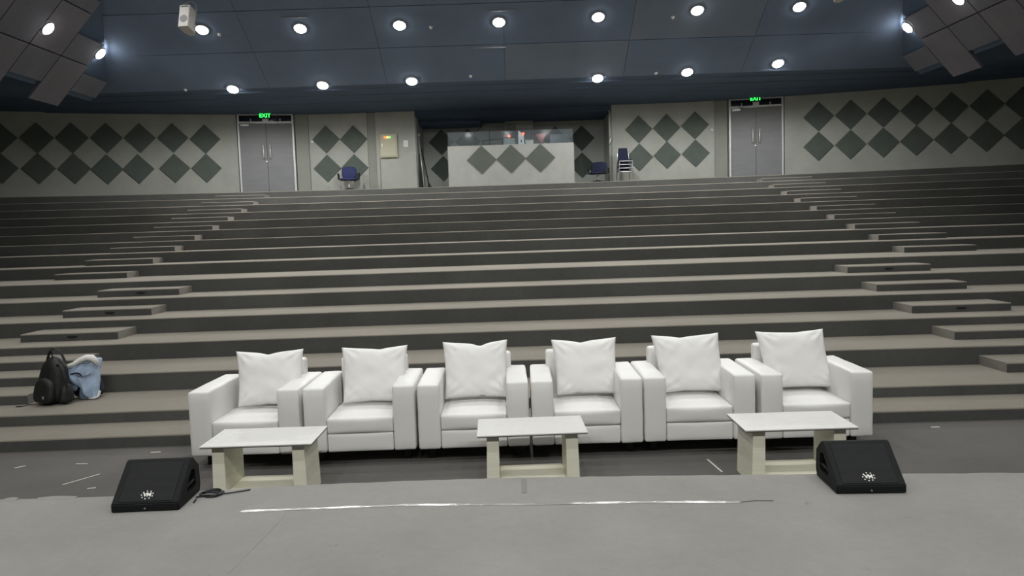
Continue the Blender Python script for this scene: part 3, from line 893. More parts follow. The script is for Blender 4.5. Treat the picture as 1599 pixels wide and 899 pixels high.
def office_chair(loc, rz, label, fab, arms=(-1, 1), zs=0.86, back=(0.46, 0.44)):
    t = thing('office_chair', label, 'chair', loc, rz, 'office chairs on the top landing')
    bm = bmesh.new(); pad(bm, back[0], back[1], 0.08, Matrix.Translation((0, 0.20, 0.70)) @ Matrix.Rotation(radians(-8), 4, 'X')); obj('backrest', bm, fab, t)
    bm = bmesh.new(); pad(bm, 0.50, 0.46, 0.09, Matrix.Translation((0, -0.02, 0.45)) @ Matrix.Rotation(pi / 2, 4, 'X')); obj('seat', bm, fab, t)
    bm = bmesh.new(); tube(bm, [(0, 0.22, 0.42), (0, 0.25, 0.55), (0, 0.25, 0.68)], 0.03, 8); obj('back_support', bm, M_black, t)
    for s in arms:
        bm = bmesh.new(); tube(bm, [(s * 0.22, -0.10, 0.42), (s * 0.30, -0.12, 0.46), (s * 0.31, -0.14, 0.64), (s * 0.31, 0.10, 0.66), (s * 0.30, 0.14, 0.46), (s * 0.22, 0.1, 0.42)], 0.022, 8); obj('armrest', bm, M_black, t)
    bm = bmesh.new(); cyl(bm, (0, 0), 0.028, 0.10, 0.42, 12); cyl(bm, (0, 0), 0.09, 0.38, 0.41, 12); obj('gas_column', bm, M_steel, t)
    for k in range(5):
        a = 2 * pi * k / 5 + 0.3
        bm = bmesh.new(); tube(bm, [(0, 0, 0.12), (0.27 * cos(a), 0.27 * sin(a), 0.07)], 0.02, 6, radii=[0.03, 0.018])
        lg = obj('base_spoke', bm, M_black, t)
        bm = bmesh.new(); x, y = 0.27 * cos(a), 0.27 * sin(a)
        tube(bm, [(x - 0.02, y, 0.028), (x + 0.02, y, 0.028)], 0.028, 10); obj('castor', bm, M_black, lg)
    for q in t.children:
        q.scale = (1, 1, zs)
    return t
office_chair((-4.89, 23.75, LAND), radians(6), 'blue office chair in front of the four left diamonds', M_blue)
office_chair((2.70, 23.45, LAND), radians(-20), 'dark navy office chair just right of the control desk', M_navy, zs=0.68, back=(0.52, 0.56))

# stack of chrome banquet chairs
def stack_chair(loc, label, rz=0.0):
    t = thing('stacking_chair', label, 'chair', loc, rz, 'stacked blue chairs with chrome frames')
    for s in (-1, 1):
        bm = bmesh.new(); tube(bm, [(s * 0.215, -0.20, 0.0), (s * 0.205, -0.21, 0.335), (s * 0.195, 0.16, 0.32), (s * 0.205, 0.22, 0.0)], 0.013, 8); obj('leg_frame', bm, M_chrome, t)
        bm = bmesh.new(); tube(bm, [(s * 0.19, 0.14, 0.32), (s * 0.17, 0.20, 0.55), (s * 0.145, 0.22, 0.75)], 0.013, 8); obj('back_frame', bm, M_chrome, t)
    bm = bmesh.new(); tube(bm, [(-0.205, -0.215, 0.335), (0.205, -0.215, 0.335)], 0.016, 8); obj('front_rail', bm, M_chrome, t)
    obj('seat', box(-0.185, 0.185, -0.20, 0.16, 0.345, 0.385, 0.015), M_navy, t)
    bm = bmesh.new()
    extrude_poly(bm, [(-0.175, 0.15, 0.40), (0.175, 0.15, 0.40), (0.135, 0.205, 0.765), (-0.135, 0.205, 0.765)], (0, 0.035, 0.0))
    bmesh.ops.recalc_face_normals(bm, faces=bm.faces[:]); bmesh.ops.bevel(bm, geom=bm.edges[:], offset=0.01, segments=2, affect='EDGES')
    obj('backrest', bm, M_navy, t)
    return t
for k in range(4):
    nm = ['bottom', 'second from the bottom', 'third from the bottom', 'top'][k]
    if k == 0: sc0 = stack_chair((3.56, 23.75, LAND), 'blue chrome-framed chair, %s of the stack' % nm, radians(4))
    else: dup(sc0, (3.56, 23.75 - 0.012 * k, LAND + 0.105 * k), radians(4), 'blue chrome-framed chair, %s of the stack' % nm)

# ------------------------------------------------------------------ white armchairs
def soft_box(x0, x1, y0, y1, z0, z1, r=0.03, n=6, puff=(0, 0, 0), seed=0, wr=0.0015):
    """Upholstered block: rounded edges, gently puffed faces and slight creases."""
    def axis(a, b_):
        L = b_ - a
        pts = [a, a + r * 0.3, a + r]
        m = max(2, n)
        pts += [a + r + (L - 2 * r) * i / m for i in range(1, m)]
        pts += [b_ - r, b_ - r * 0.3, b_]
        return pts
    xs, ys, zs = axis(x0, x1), axis(y0, y1), axis(z0, z1)
    bm = bmesh.new()
    vd = {}
    nx, ny, nz = len(xs), len(ys), len(zs)
    cx, cy, cz = (x0 + x1) / 2, (y0 + y1) / 2, (z0 + z1) / 2
    def V(i, j, k):
        key = (i, j, k)
        if key in vd: return vd[key]
        p = Vector((xs[i], ys[j], zs[k]))
        q = Vector((min(max(p.x, x0 + r), x1 - r), min(max(p.y, y0 + r), y1 - r), min(max(p.z, z0 + r), z1 - r)))
        d = p - q
        if d.length > 1e-9: p = q + d.normalized() * r
        fx = 1 - abs((p.x - cx) / ((x1 - x0) / 2)) ** 3
        fy = 1 - abs((p.y - cy) / ((y1 - y0) / 2)) ** 3
        fz = 1 - abs((p.z - cz) / ((z1 - z0) / 2)) ** 3
        if k == nz - 1: p.z += puff[2] * max(0, fx) * max(0, fy)
        if j == 0: p.y -= puff[1] * max(0, fx) * max(0, fz)
        if i == 0: p.x -= puff[0] * max(0, fy) * max(0, fz)
        if i == nx - 1: p.x += puff[0] * max(0, fy) * max(0, fz)
        nn = mnoise.noise_vector(p * 7 + Vector((seed * 3.3, seed, 0)))
        p += nn * wr + mnoise.noise_vector(p * 22 + Vector((seed, 0, 9))) * wr * 0.5
        vd[key] = bm.verts.new(p)
        return vd[key]
    for (na, nb, fn) in ((nx, ny, lambda a, b_: (a, b_, 0)), (nx, ny, lambda a, b_: (a, b_, nz - 1)), (nx, nz, lambda a, b_: (a, 0, b_)), (nx, nz, lambda a, b_: (a, ny - 1, b_)), (ny, nz, lambda a, b_: (0, a, b_)), (ny, nz, lambda a, b_: (nx - 1, a, b_))):
        for a in range(na - 1):
            for b_ in range(nb - 1):
                f = bm.faces.new([V(*fn(a, b_)), V(*fn(a + 1, b_)), V(*fn(a + 1, b_ + 1)), V(*fn(a, b_ + 1))])
                f.smooth = True
    return bm

CW, CD = 0.955, 0.83
def make_armchair(seed, shift=0.0):
    t = thing('armchair', 'x', 'armchair', group='white leatherette armchairs in a row below the seating')
    hw = CW / 2
    aw = 0.19
    z0, zt = 0.12, 0.685
    obj('base', soft_box(-hw + aw + 0.004, hw - aw - 0.004, 0.018, CD - 0.05, z0, 0.279, 0.013, puff=(0, 0.008, 0), seed=seed), M_leather, t)
    obj('seat_cushion', soft_box(-hw + aw + 0.002, hw - aw - 0.002, 0.012, CD - 0.13, 0.281, 0.415, 0.017, 8, puff=(0, 0.012, 0.02), seed=seed + 1, wr=0.003), M_leather, t)
    for s in (-1, 1):
        xa, xb = sorted((s * hw, s * (hw - aw)))
        obj('armrest', soft_box(xa, xb, 0.0, CD, z0, zt, 0.021, 7, puff=(0.003, 0.005, 0.006), seed=seed + 2 + s, wr=0.0025), M_leather, t)
    obj('backrest', soft_box(-0.31 + shift, 0.31 + shift, CD - 0.135, CD - 0.004, 0.28, 0.83, 0.025, 7, puff=(0, 0.02, 0.004), seed=seed + 5, wr=0.003), M_leather, t)
    for sx in (-1, 1):
        for yy in (0.20, CD - 0.09):
            obj('foot', box(sx * (hw - 0.10) - 0.03, sx * (hw - 0.10) + 0.03, yy - 0.03, yy + 0.03, 0.0, z0 + 0.01, 0.004), M_black, t)
    return t

def pillow(label, P, seed, dent=0.05):
    """P: four world corners (top left, top right, bottom right, bottom left); a stuffed square cushion hung between them."""
    rnd = random.Random(seed)
    P = [Vector(p) for p in P]
    bm = bmesh.new()
    n = 30
    nrm = (P[1] - P[0]).cross(P[3] - P[0]).normalized()
    if nrm.y > 0: nrm = -nrm
    T = 0.078
    ph = [rnd.uniform(0, 6.28) for _ in range(8)]
    rings = {}
    def pt(u, v, side):
        # pull the edges in between the corners, leave the corners pointed
        uu = u * (1 - 0.06 * (1 - v * v)); vv = v * (1 - 0.075 * (1 - u * u))
        if v > 0: vv -= dent * (v ** 6) * math.exp(-abs((u - 0.15 * sin(ph[0])) / 0.22) ** 1.4)
        if v < 0: vv += dent * 0.4 * (abs(v) ** 4) * math.exp(-((u - 0.3 * sin(ph[1])) / 0.08) ** 2)
        a, b_ = (uu + 1) / 2, (1 - vv) / 2
        p = P[0] * (1 - a) * (1 - b_) + P[1] * a * (1 - b_) + P[2] * a * b_ + P[3] * (1 - a) * b_
        th = T * max(0.0, (1 - u ** 4) * (1 - v ** 4)) ** 0.55
        # seam puckers along the edges, creases running in from the corners
        e = max(abs(u), abs(v))
        puck = 0.006 * sin(15 * u + ph[2]) * sin(13 * v + ph[3]) * e * e * (1 - e ** 8)
        cre = 0.0
        for k, (cu_, cv_) in enumerate(((-1, 1), (1, 1), (1, -1), (-1, -1))):
            du, dv = u - cu_, v - cv_
            r_ = sqrt(du * du + dv * dv)
            an = math.atan2(dv, du)
            cre += 0.007 * sin(an * 11 + ph[4 + k]) * math.exp(-((r_ - 0.38) / 0.24) ** 2)
        cre += 0.009 * mnoise.noise(Vector((u * 2.2 + seed, v * 2.2, seed * 1.7)))
        return p + nrm * side * (th + (puck + cre) * min(1, th / 0.03))
    for side in (1, -1):
        g = {}
        for i in range(n + 1):
            for j in range(n + 1):
                u = -1 + 2 * i / n; v = -1 + 2 * j / n
                u = sin(u * pi / 2) * 0.35 + u * 0.65; v = sin(v * pi / 2) * 0.35 + v * 0.65
                key = (i, j)
                if i in (0, n) or j in (0, n):
                    if key not in rings: rings[key] = bm.verts.new(pt(u, v, 0))
                    g[key] = rings[key]
                else: g[key] = bm.verts.new(pt(u, v, side))
        for i in range(n):
            for j in range(n):
                q = (g[(i, j)], g[(i + 1, j)], g[(i + 1, j + 1)], g[(i, j + 1)])
                f = bm.faces.new(q if side > 0 else q[::-1]); f.smooth = True
    o = obj('cushion', bm, M_leather2)
    # piping-like seam is pressed flat; keep the mesh origin at its middle
    c_ = sum(P, Vector()) / 4
    o.data.transform(Matrix.Translation(-c_)); o.location = c_
    tag(o, label, 'cushion', 'white cushions standing on the armchairs')
    return o

chair_x = [(-2.81, -1.855), (-1.822, -0.868), (-0.846, 0.115), (0.133, 1.09), (1.102, 2.056), (2.094, 3.052)]
rots = [-0.9, 0.9, 0.6, -0.8, -0.8, -0.9]
labs = ['white armchair at the left end of the row, behind the left table', 'second white armchair from the left, seat front fully in view',
        'third white armchair from the left, behind the middle table', 'fourth white armchair from the left, right arm clear of the middle table',
        'fifth white armchair from the left, left of the right table', 'white armchair at the right end of the row, behind the right table']
protos = []
for i, ((xa, xb), rz, lb) in enumerate(zip(chair_x, rots, labs)):
    loc = ((xa + xb) / 2, 6.485 - (0.03 if i == 5 else 0), 0)
    if i in (0, 1, 3, 4):
        c_ = make_armchair(i * 11 + 3, 0.03 if i < 3 else -0.015); c_.location = loc; c_.rotation_euler = (0, 0, radians(rz)); protos.append(c_)
        c_['label'] = lb
    else:
        dup(protos[{2: 0, 5: 2}[i]], loc, radians(rz), lb)
# cushions: X at top/bottom corners and heights, resting on the seat and leaning on the backrest
YT, YB = 7.06, 6.90
cush = [((-2.575, -1.95), (-2.53, -1.93), 0.94, 0.45, 'white cushion on the leftmost armchair, top right corner highest'),
        ((-1.595, -0.985), (-1.575, -0.99), 0.945, 0.45, 'white cushion on the second armchair from the left'),
        ((-0.66, -0.06), (-0.645, -0.06), 0.965, 0.462, 'white cushion on the third armchair from the left, dented top'),
        ((0.345, 0.945), (0.375, 0.945), 0.955, 0.462, 'white cushion on the fourth armchair, top right corner pointed'),
        ((1.27, 1.895), (1.325, 1.93), 0.965, 0.45, 'white cushion on the fifth armchair, with creased left side'),
        ((2.235, 2.865), (2.29, 2.91), 0.97, 0.455, 'white cushion on the rightmost armchair, top corner folded')]
for i, (xt, xb, zt, zb, lb) in enumerate(cush):
    pillow(lb, [(xt[0], YT, zt), (xt[1], YT, zt + 0.005), (xb[1], YB, zb), (xb[0], YB, zb)], seed=i + 2, dent=(0.09, 0.05, 0.12, 0.08, 0.05, 0.015)[i])

# ------------------------------------------------------------------ coffee tables
def make_table():
    t = thing('coffee_table', 'x', 'coffee table', group='low white-topped tables before the armchairs')
    W_, D_, H_ = 0.835, 0.515, 0.45
    bm = bmesh.new()
    add_box(bm, -W_ / 2, W_ / 2, 0, D_, H_ - 0.008, H_)
    top = obj('tabletop', bm, M_ttop, t)
    bm = bmesh.new(); add_box(bm, -W_ / 2 + 0.002, W_ / 2 - 0.002, 0.002, D_ - 0.002, H_ - 0.016, H_ - 0.0085); e_ = obj('edge_board', bm, M_tedge, t); e_['label'] = 'thin dark board under the white top'
    # faint raised diamond quilting on the white top
    bm = bmesh.new()
    nx = 8; ny = 5
    for i in range(nx):
        for j in range(ny):
            cx = -W_ / 2 + W_ * (i + 0.5) / nx; cy = D_ * (j + 0.5) / ny
            a, b_ = W_ / nx * 0.47, D_ / ny * 0.47
            v = [bm.verts.new(p) for p in ((cx - a, cy, H_ + 0.0002), (cx, cy - b_, H_ + 0.0002), (cx + a, cy, H_ + 0.0002), (cx, cy + b_, H_ + 0.0002))]
            c_ = bm.verts.new((cx, cy, H_ + 0.003))
            for k in range(4): bm.faces.new((v[k], v[(k + 1) % 4], c_))
    q = obj('quilted_pattern', bm, M_ttop, top)
    q['kind'] = 'stuff'
    for s in (-1, 1):
        bm = bmesh.new()
        xo, xi = s * 0.345, s * 0.255
        # slab leg, a little wider at the foot
        for (a, b_) in ((0.0, 0.0),):
            pts = [(xo + s * 0.012, 0.05, 0.0), (xi, 0.05, 0.0), (xi, 0.05, H_ - 0.017), (xo, 0.05, H_ - 0.017)]
            extrude_poly(bm, pts, (0, 0.40, 0))
        bmesh.ops.recalc_face_normals(bm, faces=bm.faces[:])
        bmesh.ops.bevel(bm, geom=bm.edges[:], offset=0.003, segments=1, affect='EDGES')
        obj('leg', bm, M_twood, t)
    bm = box(-0.256, 0.256, 0.075, 0.44, 0.035, 0.085, 0.014, 3)
    obj('shelf', bm, M_twood_h, t)
    return t
tb = make_table()
tb['label'] = 'middle low table with white top and cream slab legs'
tb.location = (0.118, 5.67, 0); tb.rotation_euler = (0, 0, radians(1.2))
dup(tb, (-1.945, 5.605, 0), radians(0.0), 'left low table with white top, behind the left floor speaker')
dup(tb, (2.108, 5.572, 0), radians(-0.6), 'right low table with white top, beside the right floor speaker')

# ------------------------------------------------------------------ stage monitors
def make_monitor(loc, rz, label, mirror):
    t = thing('stage_monitor', label, 'loudspeaker', loc, rz, 'black wedge loudspeakers on the stage edge')
    W_ = 0.425
    #       front lip           baffle up to the peak  back slope            heel             underside cut
    prof = [(0.0, 0.0), (0.0, 0.052), (0.255, 0.262), (0.285, 0.262), (0.375, 0.185), (0.385, 0.05), (0.36, 0.0)]
    bm = bmesh.new()
    extrude_poly(bm, [(-W_ / 2, y, z) for y, z in prof], (W_, 0, 0))
    bmesh.ops.recalc_face_normals(bm, faces=bm.faces[:])
    bmesh.ops.bevel(bm, geom=bm.edges[:], offset=0.006, segments=2, affect='EDGES')
    body = obj('cabinet', bm, M_spk, t)
    # hand-hold pockets cut into both cheeks
    for s in (-1, 1):
        bm = bmesh.new()
        q = [(0.150, 0.060), (0.150, 0.105), (0.235, 0.185), (0.268, 0.190), (0.300, 0.165), (0.302, 0.075), (0.285, 0.060)]
        extrude_poly(bm, [(s * (W_ / 2 + 0.02), y, z) for y, z in q], (-s * 0.085, 0, 0))
        cut = obj('cutter', bm, M_black)
        cut.parent = t
        md = body.modifiers.new('b', 'BOOLEAN'); md.operation = 'DIFFERENCE'; md.solver = 'EXACT'; md.object = cut
        apply_mods(body)
        bpy.data.objects.remove(cut)
        bm = bmesh.new()
        tube(bm, [(s * (W_ / 2 - 0.014), 0.140, 0.088), (s * (W_ / 2 - 0.014), 0.305, 0.105)], 0.011, 8)
        obj('handle_bar', bm, M_spk, t)
    # grille lying in the baffle, in its own frame (u across, v up the slope)
    a = math.atan2(0.262 - 0.052, 0.255)
    G = Matrix.Translation((0, 0.0, 0.052)) @ Matrix.Rotation(a, 4, 'X')
    L = sqrt(0.255 ** 2 + 0.21 ** 2)
    bm = bmesh.new(); add_box(bm, -W_ / 2 + 0.042, W_ / 2 - 0.042, 0.016, L - 0.022, -0.004, 0.003)
    bmesh.ops.bevel(bm, geom=bm.edges[:], offset=0.002, segments=1, affect='EDGES')
    bmesh.ops.transform(bm, matrix=G, verts=bm.verts[:])
    g = obj('grille', bm, M_grille, t)
    # round badge: ring of dots around two letters
    bm = bmesh.new()
    for k in range(9):
        an = 2 * pi * (k + 0.5) / 9
        cx, cy = 0.036 * cos(an), 0.062 + 0.028 * sin(an)
        extrude_poly(bm, [(cx + 0.0042 * cos(b_), cy + 0.0042 * sin(b_), 0.003) for b_ in [2 * pi * i / 8 for i in range(8)]], (0, 0, 0.0015))
    bmesh.ops.transform(bm, matrix=G, verts=bm.verts[:])
    bd = obj('badge_dots', bm, M_logo, g); bd['kind'] = 'stuff'
    cu = bpy.data.curves.new('badge_letters', 'FONT')
    cu.body = 'VM'; cu.size = 0.036; cu.align_x = 'CENTER'; cu.align_y = 'CENTER'; cu.extrude = 0.0008; cu.offset = 0.0016
    tmp = bpy.data.objects.new('tmp', cu); C.objects.link(tmp)
    dg = bpy.context.evaluated_depsgraph_get(); dg.update()
    me = bpy.data.meshes.new_from_object(tmp.evaluated_get(dg)); bpy.data.objects.remove(tmp)
    me.materials.clear(); me.materials.append(M_logo)
    me.transform(G @ Matrix.Translation((0, 0.062, 0.0038)))
    bl = bpy.data.objects.new('badge_letters', me); C.objects.link(bl); bl.parent = g
    bm = bmesh.new(); tube(bm, [(0.0, 0.0, 0.022), (0.0, -0.005, 0.022)], 0.006, 10); obj('front_screw', bm, M_ring, t)
    return t
make_monitor((-2.372, 4.755, STG), radians(2.0), 'black wedge floor speaker on the left of the stage edge, cable beside it', False)
make_monitor((2.192, 4.655, STG), radians(-3.0), 'black wedge floor speaker on the right of the stage edge', True)

# coiled cable beside the left speaker
bm = bmesh.new()
pts = []
for i in range(70):
    a = 2 * pi * i / 20
    r = 0.062 + 0.008 * sin(i * 0.9)
    pts.append((-2.055 + r * cos(a) * 1.15, 5.035 + r * sin(a) * 0.9, STG + 0.006 + 0.004 * (i // 20) + 0.003 * sin(i * 0.7)))
pts += [(-1.97, 5.03, STG + 0.008), (-1.90, 5.06, STG + 0.007), (-1.82, 5.10, STG + 0.006)]
pts = [(-2.115, 4.88, STG + 0.008), (-2.12, 4.93, STG + 0.008), (-2.14, 4.98, STG + 0.008)] + pts
tube(bm, pts, 0.0045, 6)
cb = tag(obj('speaker_cable', bm, M_black), 'thin black coiled cable on the stage beside the left speaker', 'cable')

# ------------------------------------------------------------------ tape and marks
def strip(name, pts, wd, z, m, seed=0):
    bm = bmesh.new()
    prev = None
    n = 60
    for i in range(n + 1):
        t = i / n
        k = t * (len(pts) - 1); a = min(int(k), len(pts) - 2); fr = k - a
        p = Vector(pts[a]).lerp(Vector(pts[a + 1]), fr)
        d = (Vector(pts[min(a + 1, len(pts) - 1)]) - Vector(pts[a])).normalized(); nr = Vector((-d.y, d.x))
        ww = wd / 2 * (1 + 0.06 * mnoise.noise(Vector((i * 0.6, seed, 0))))
        zz = z + 0.0015 * mnoise.noise(Vector((i * 0.8, seed, 5)))
        q = (bm.verts.new((p.x + nr.x * ww, p.y + nr.y * ww, zz + 0.0005)), bm.verts.new((p.x - nr.x * ww, p.y - nr.y * ww, zz)))
        if prev: bm.faces.new((prev[0], prev[1], q[1], q[0]))
        prev = q
    o = obj(name, bm, m)
    sol = o.modifiers.new('s', 'SOLIDIFY'); sol.thickness = 0.0006; apply_mods(o)
    return o
tag(strip('floor_tape', [(-1.745, 4.705), (-0.73, 4.722), (0.08, 4.665), (0.75, 4.64), (1.35, 4.585)], 0.034, STG + 0.002, M_tape), 'long strip of clear shiny tape across the stage carpet', 'tape')
tag(strip('stage_mark', [(0.04, 5.15), (0.036, 4.87)], 0.035, STG + 0.002, M_dtape, 2), 'short grey-green tape mark at the middle of the stage edge', 'tape')
tag(strip('carpet_seam', [(-1.44, 4.61), (-1.47, 4.2), (-1.5, 3.8)], 0.0018, STG + 0.0008, M_stage, 3), 'faint seam line in the stage carpet at left', 'seam')
tag(strip('carpet_seam', [(1.36, 4.585), (1.45, 4.60), (1.56, 4.59)], 0.010, STG + 0.002, M_tedge, 4), 'short dark slit in the carpet past the tape end', 'seam')
for i, (a, b_, w_) in enumerate((((-3.77, 6.22), (-3.60, 6.48), 0.012), ((-3.99, 6.81), (-3.88, 6.80), 0.012), ((-4.50, 6.74), (-4.44, 6.80), 0.02), ((1.60, 6.34), (1.63, 6.00), 0.014), ((-3.45, 7.1), (-3.36, 7.11), 0.02), ((3.9, 7.1), (3.98, 7.1), 0.02), ((-3.5, 6.1), (-3.44, 6.12), 0.015))):
    tag(strip('floor_scuff', [a, b_], w_, 0.002, M_scuff, 10 + i), ['long pale diagonal scratch on the pit floor left of the left speaker', 'short pale dash on the pit floor above the long scratch', 'short pale scuff on the pit floor near the left picture edge', 'pale scratch on the pit floor beside the right table', 'small pale fleck at the foot of the first riser, left', 'small pale fleck at the foot of the first riser, right', 'tiny pale fleck between scratch and left speaker'][i], 'scuff', 'pale marks on the pit floor')

# curled carpet lips at the stage edge
for x0, x1 in ((-3.48, -3.38), (-3.25, -2.98)):
    bm = bmesh.new(); prev = None
    for i in range(13):
        t = i / 12; X = x0 + (x1 - x0) * t; lift = 0.005 * sin(pi * t)
        y = edge_y(X)
        q = [bm.verts.new(p) for p in ((X, y - 0.045, STG + 0.0005), (X, y - 0.02, STG + 0.004 + lift * 0.6), (X, y + 0.008 * sin(pi * t), STG + 0.003 + lift), (X, y + 0.006 * sin(pi * t), STG - 0.004 + lift))]
        if prev:
            for j in range(3): bm.faces.new((prev[j], q[j], q[j + 1], prev[j + 1]))
        prev = q
    o = struct('trim_carpet_lip', bm, M_stage)

# ------------------------------------------------------------------ backpack, jacket and bag on the second tier
T2 = TIERS[1][1]
t = thing('backpack', 'bulging black backpack standing on the second tier at left', 'backpack', (-5.10, 8.40, T2), radians(-22))
def blob(w_, d_, h_, seed, top=0.62, pw=2.6, n=26, m=22, wr=0.008):
    bm = bmesh.new(); rings = []
    for j in range(m + 1):
        v = j / m
        z = h_ * v
        k = (1 - abs(2 * v - 1) ** 5) ** 0.4 if v < 0.5 else (1 - (2 * v - 1) ** 3.2) ** 0.5
        k *= (1 - (1 - top) * max(0, v - 0.25) / 0.75)
        lean = 0.03 * v
        R = []
        for i in range(n):
            a = 2 * pi * i / n
            c_, s2 = cos(a), sin(a)
            x = w_ / 2 * k * math.copysign(abs(c_) ** (2 / pw), c_); y = d_ / 2 * k * math.copysign(abs(s2) ** (2 / pw), s2)
            p = Vector((x, y + lean, z))
            p += mnoise.noise_vector(p * 9 + Vector((seed, 0, 0))) * wr
            p.z = max(0.0, p.z)
            R.append(p)
        rings.append(R)
    VR = [[bm.verts.new(p) for p in R] for R in rings]
    for j in range(m):
        for i in range(n):
            f = bm.faces.new((VR[j][i], VR[j][(i + 1) % n], VR[j + 1][(i + 1) % n], VR[j + 1][i])); f.smooth = True
    bm.faces.new(VR[0][::-1]); bm.faces.new(VR[-1])
    return bm
obj('pack_body', blob(0.36, 0.25, 0.52, 3, 0.74), M_bag, t)
bm = blob(0.29, 0.12, 0.28, 8, 0.85); bmesh.ops.translate(bm, vec=(0, -0.125, 0.02), verts=bm.verts[:]); obj('front_pocket', bm, M_bag, t)
bm = blob(0.11, 0.16, 0.22, 5, 0.8); bmesh.ops.translate(bm, vec=(0.185, -0.01, 0.01), verts=bm.verts[:]); obj('side_pocket', bm, M_bag, t)
def band(pts, wd, th=0.006):
    bm = bmesh.new(); prev = None
    pts = [Vector(p) for p in pts]
    # smooth the path
    path = []
    for i in range(len(pts) - 1):
        p0 = pts[max(i - 1, 0)]; p1 = pts[i]; p2 = pts[i + 1]; p3 = pts[min(i + 2, len(pts) - 1)]
        for s in range(6):
            u = s / 6
            path.append(0.5 * ((2 * p1) + (-p0 + p2) * u + (2 * p0 - 5 * p1 + 4 * p2 - p3) * u * u + (-p0 + 3 * p1 - 3 * p2 + p3) * u ** 3))
    path.append(pts[-1])
    for i, p in enumerate(path):
        tg = (path[min(i + 1, len(path) - 1)] - path[max(i - 1, 0)]).normalized()
        sd = Vector((0, 1, 0)); sd = (sd - tg * sd.dot(tg)).normalized(); nr = tg.cross(sd)
        q = [bm.verts.new(p + sd * (wd / 2 * a) + nr * (th / 2 * b_)) for a, b_ in ((-1, -1), (1, -1), (1, 1), (-1, 1))]
        if prev:
            for k in range(4): bm.faces.new((prev[k], prev[(k + 1) % 4], q[(k + 1) % 4], q[k]))
        prev = q
    return bm
obj('shoulder_strap', band([(-0.15, 0.04, 0.36), (-0.13, 0.05, 0.48), (-0.07, 0.05, 0.575), (0.0, 0.05, 0.60), (0.08, 0.05, 0.56), (0.15, 0.05, 0.45)], 0.03), M_bagstrap, t)
obj('top_handle', band([(-0.03, 0.0, 0.46), (-0.035, 0.0, 0.54), (0.0, 0.0, 0.59), (0.012, 0.0, 0.54), (0.01, 0.0, 0.46)], 0.014), M_bagstrap, t)
obj('shoulder_strap', band([(0.10, -0.02, 0.43), (0.20, -0.06, 0.45), (0.28, -0.09, 0.40), (0.32, -0.10, 0.30), (0.32, -0.09, 0.20)], 0.026), M_bagstrap, t)
obj('waist_strap', band([(-0.10, -0.10, 0.01), (-0.17, -0.17, 0.012), (-0.21, -0.24, 0.006), (-0.26, -0.26, 0.004)], 0.02), M_bagstrap, t)
bm = box(0.055, 0.08, -0.192, -0.180, 0.085, 0.115, 0.004); b_ = obj('zip_pull', bm, M_ring, t)

t = thing('dark_tote_bag', 'dark navy bag slumped under the denim jacket', 'bag', (-4.86, 8.66, T2), radians(10))
obj('bag_body', blob(0.32, 0.16, 0.29, 12, 0.7), M_dnavy, t)
obj('bag_handle', band([(-0.12, -0.08, 0.26), (-0.13, -0.13, 0.30), (-0.05, -0.15, 0.31), (0.0, -0.12, 0.25)], 0.025), M_dnavy, t)
bm = blob(0.13, 0.05, 0.12, 4, 0.8); bmesh.ops.translate(bm, vec=(-0.13, -0.14, 0.10), verts=bm.verts[:]); l = obj('lining_flap', bm, M_slate, t); l['label'] = 'slate-blue lining showing'
bm = blob(0.12, 0.04, 0.17, 6, 0.9); bmesh.ops.translate(bm, vec=(0.0, -0.135, 0.0), verts=bm.verts[:]); l = obj('lining_flap', bm, M_slate, t); l['label'] = 'slate-blue cloth hanging low'

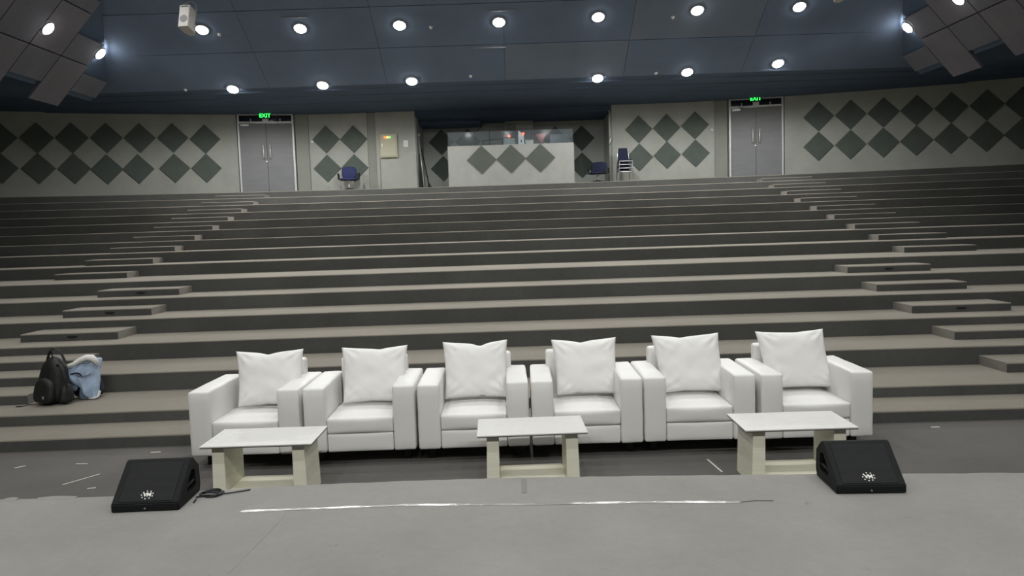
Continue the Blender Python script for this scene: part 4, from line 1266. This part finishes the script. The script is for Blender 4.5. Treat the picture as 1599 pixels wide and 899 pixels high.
t = thing('denim_jacket', 'light blue denim jacket with white fleece collar, thrown over a bag', 'jacket', (-4.90, 8.66, T2), radians(6))
bm = bmesh.new()
nu, nv = 40, 40
grid = []
for i in range(nu + 1):
    u = i / nu                                     # left to right
    row = []
    topz = 0.345 + 0.125 * min(1, u / 0.75) - 0.04 * max(0, u - 0.75) / 0.25
    # hem height at the front: a flap that reaches down to a point at the right
    hem = 0.26 - 0.02 * u if u < 0.28 else (0.25 - 0.25 * (u - 0.28) / 0.55 if u < 0.83 else 0.0)
    hem = max(0.015, hem)
    for j in range(nv + 1):
        v = j / nv
        x = -0.20 + 0.38 * u
        if v < 0.62:
            q = v / 0.62
            z = hem + (topz - hem) * q
            y = -0.185 + 0.10 * q ** 2.2 + 0.03 * u
        else:
            q = (v - 0.62) / 0.38
            z = topz - 0.10 * q ** 2
            y = -0.085 + 0.13 * q + 0.03 * u
            z += 0.012 * sin(pi * min(1, q * 3))
            x -= 0.13 * q * u
        fold = 0.016 * sin(9 * u + 2.5 * v + 0.6) * (1 - 0.5 * v) + 0.010 * sin(21 * u - 6 * v)
        n_ = mnoise.noise(Vector((u * 5, v * 5, 2.2)))
        y -= fold + 0.022 * n_
        x += 0.012 * mnoise.noise(Vector((u * 4, v * 6, 8)))
        if u > 0.9: y += 0.10 * (u - 0.9) / 0.1
        row.append(bm.verts.new((x, y, max(0.008, z))))
    grid.append(row)
for i in range(nu):
    for j in range(nv):
        f = bm.faces.new((grid[i][j], grid[i + 1][j], grid[i + 1][j + 1], grid[i][j + 1])); f.smooth = True
o = obj('jacket_cloth', bm, M_denim, t)
sol = o.modifiers.new('s', 'SOLIDIFY'); sol.thickness = 0.008; apply_mods(o)
bm = bmesh.new()
pts = [(-0.21, -0.14, 0.345), (-0.13, -0.13, 0.375), (-0.05, -0.12, 0.405), (0.02, -0.11, 0.445), (0.08, -0.10, 0.470), (0.13, -0.09, 0.462), (0.165, -0.08, 0.425), (0.185, -0.07, 0.375)]
tube(bm, pts, 0.03, 10, radii=[0.022, 0.026, 0.026, 0.032, 0.036, 0.038, 0.034, 0.018])
for v in bm.verts: v.co += mnoise.noise_vector(v.co * 30) * 0.008
obj('fleece_collar', bm, M_fleece, t)
bm = band([(0.09, -0.14, 0.02), (0.15, -0.15, 0.018), (0.19, -0.13, 0.035), (0.20, -0.11, 0.09)], 0.03, 0.018); obj('fleece_cuff', bm, M_fleece, t)
bm = band([(-0.02, -0.178, 0.30), (0.03, -0.178, 0.275), (0.10, -0.165, 0.275), (0.14, -0.15, 0.295)], 0.004, 0.012); obj('pocket_seam', bm, M_slate, t)
bm = band([(0.05, -0.172, 0.42), (0.10, -0.165, 0.41), (0.14, -0.15, 0.42)], 0.004, 0.014); obj('pocket_flap', bm, M_slate, t)
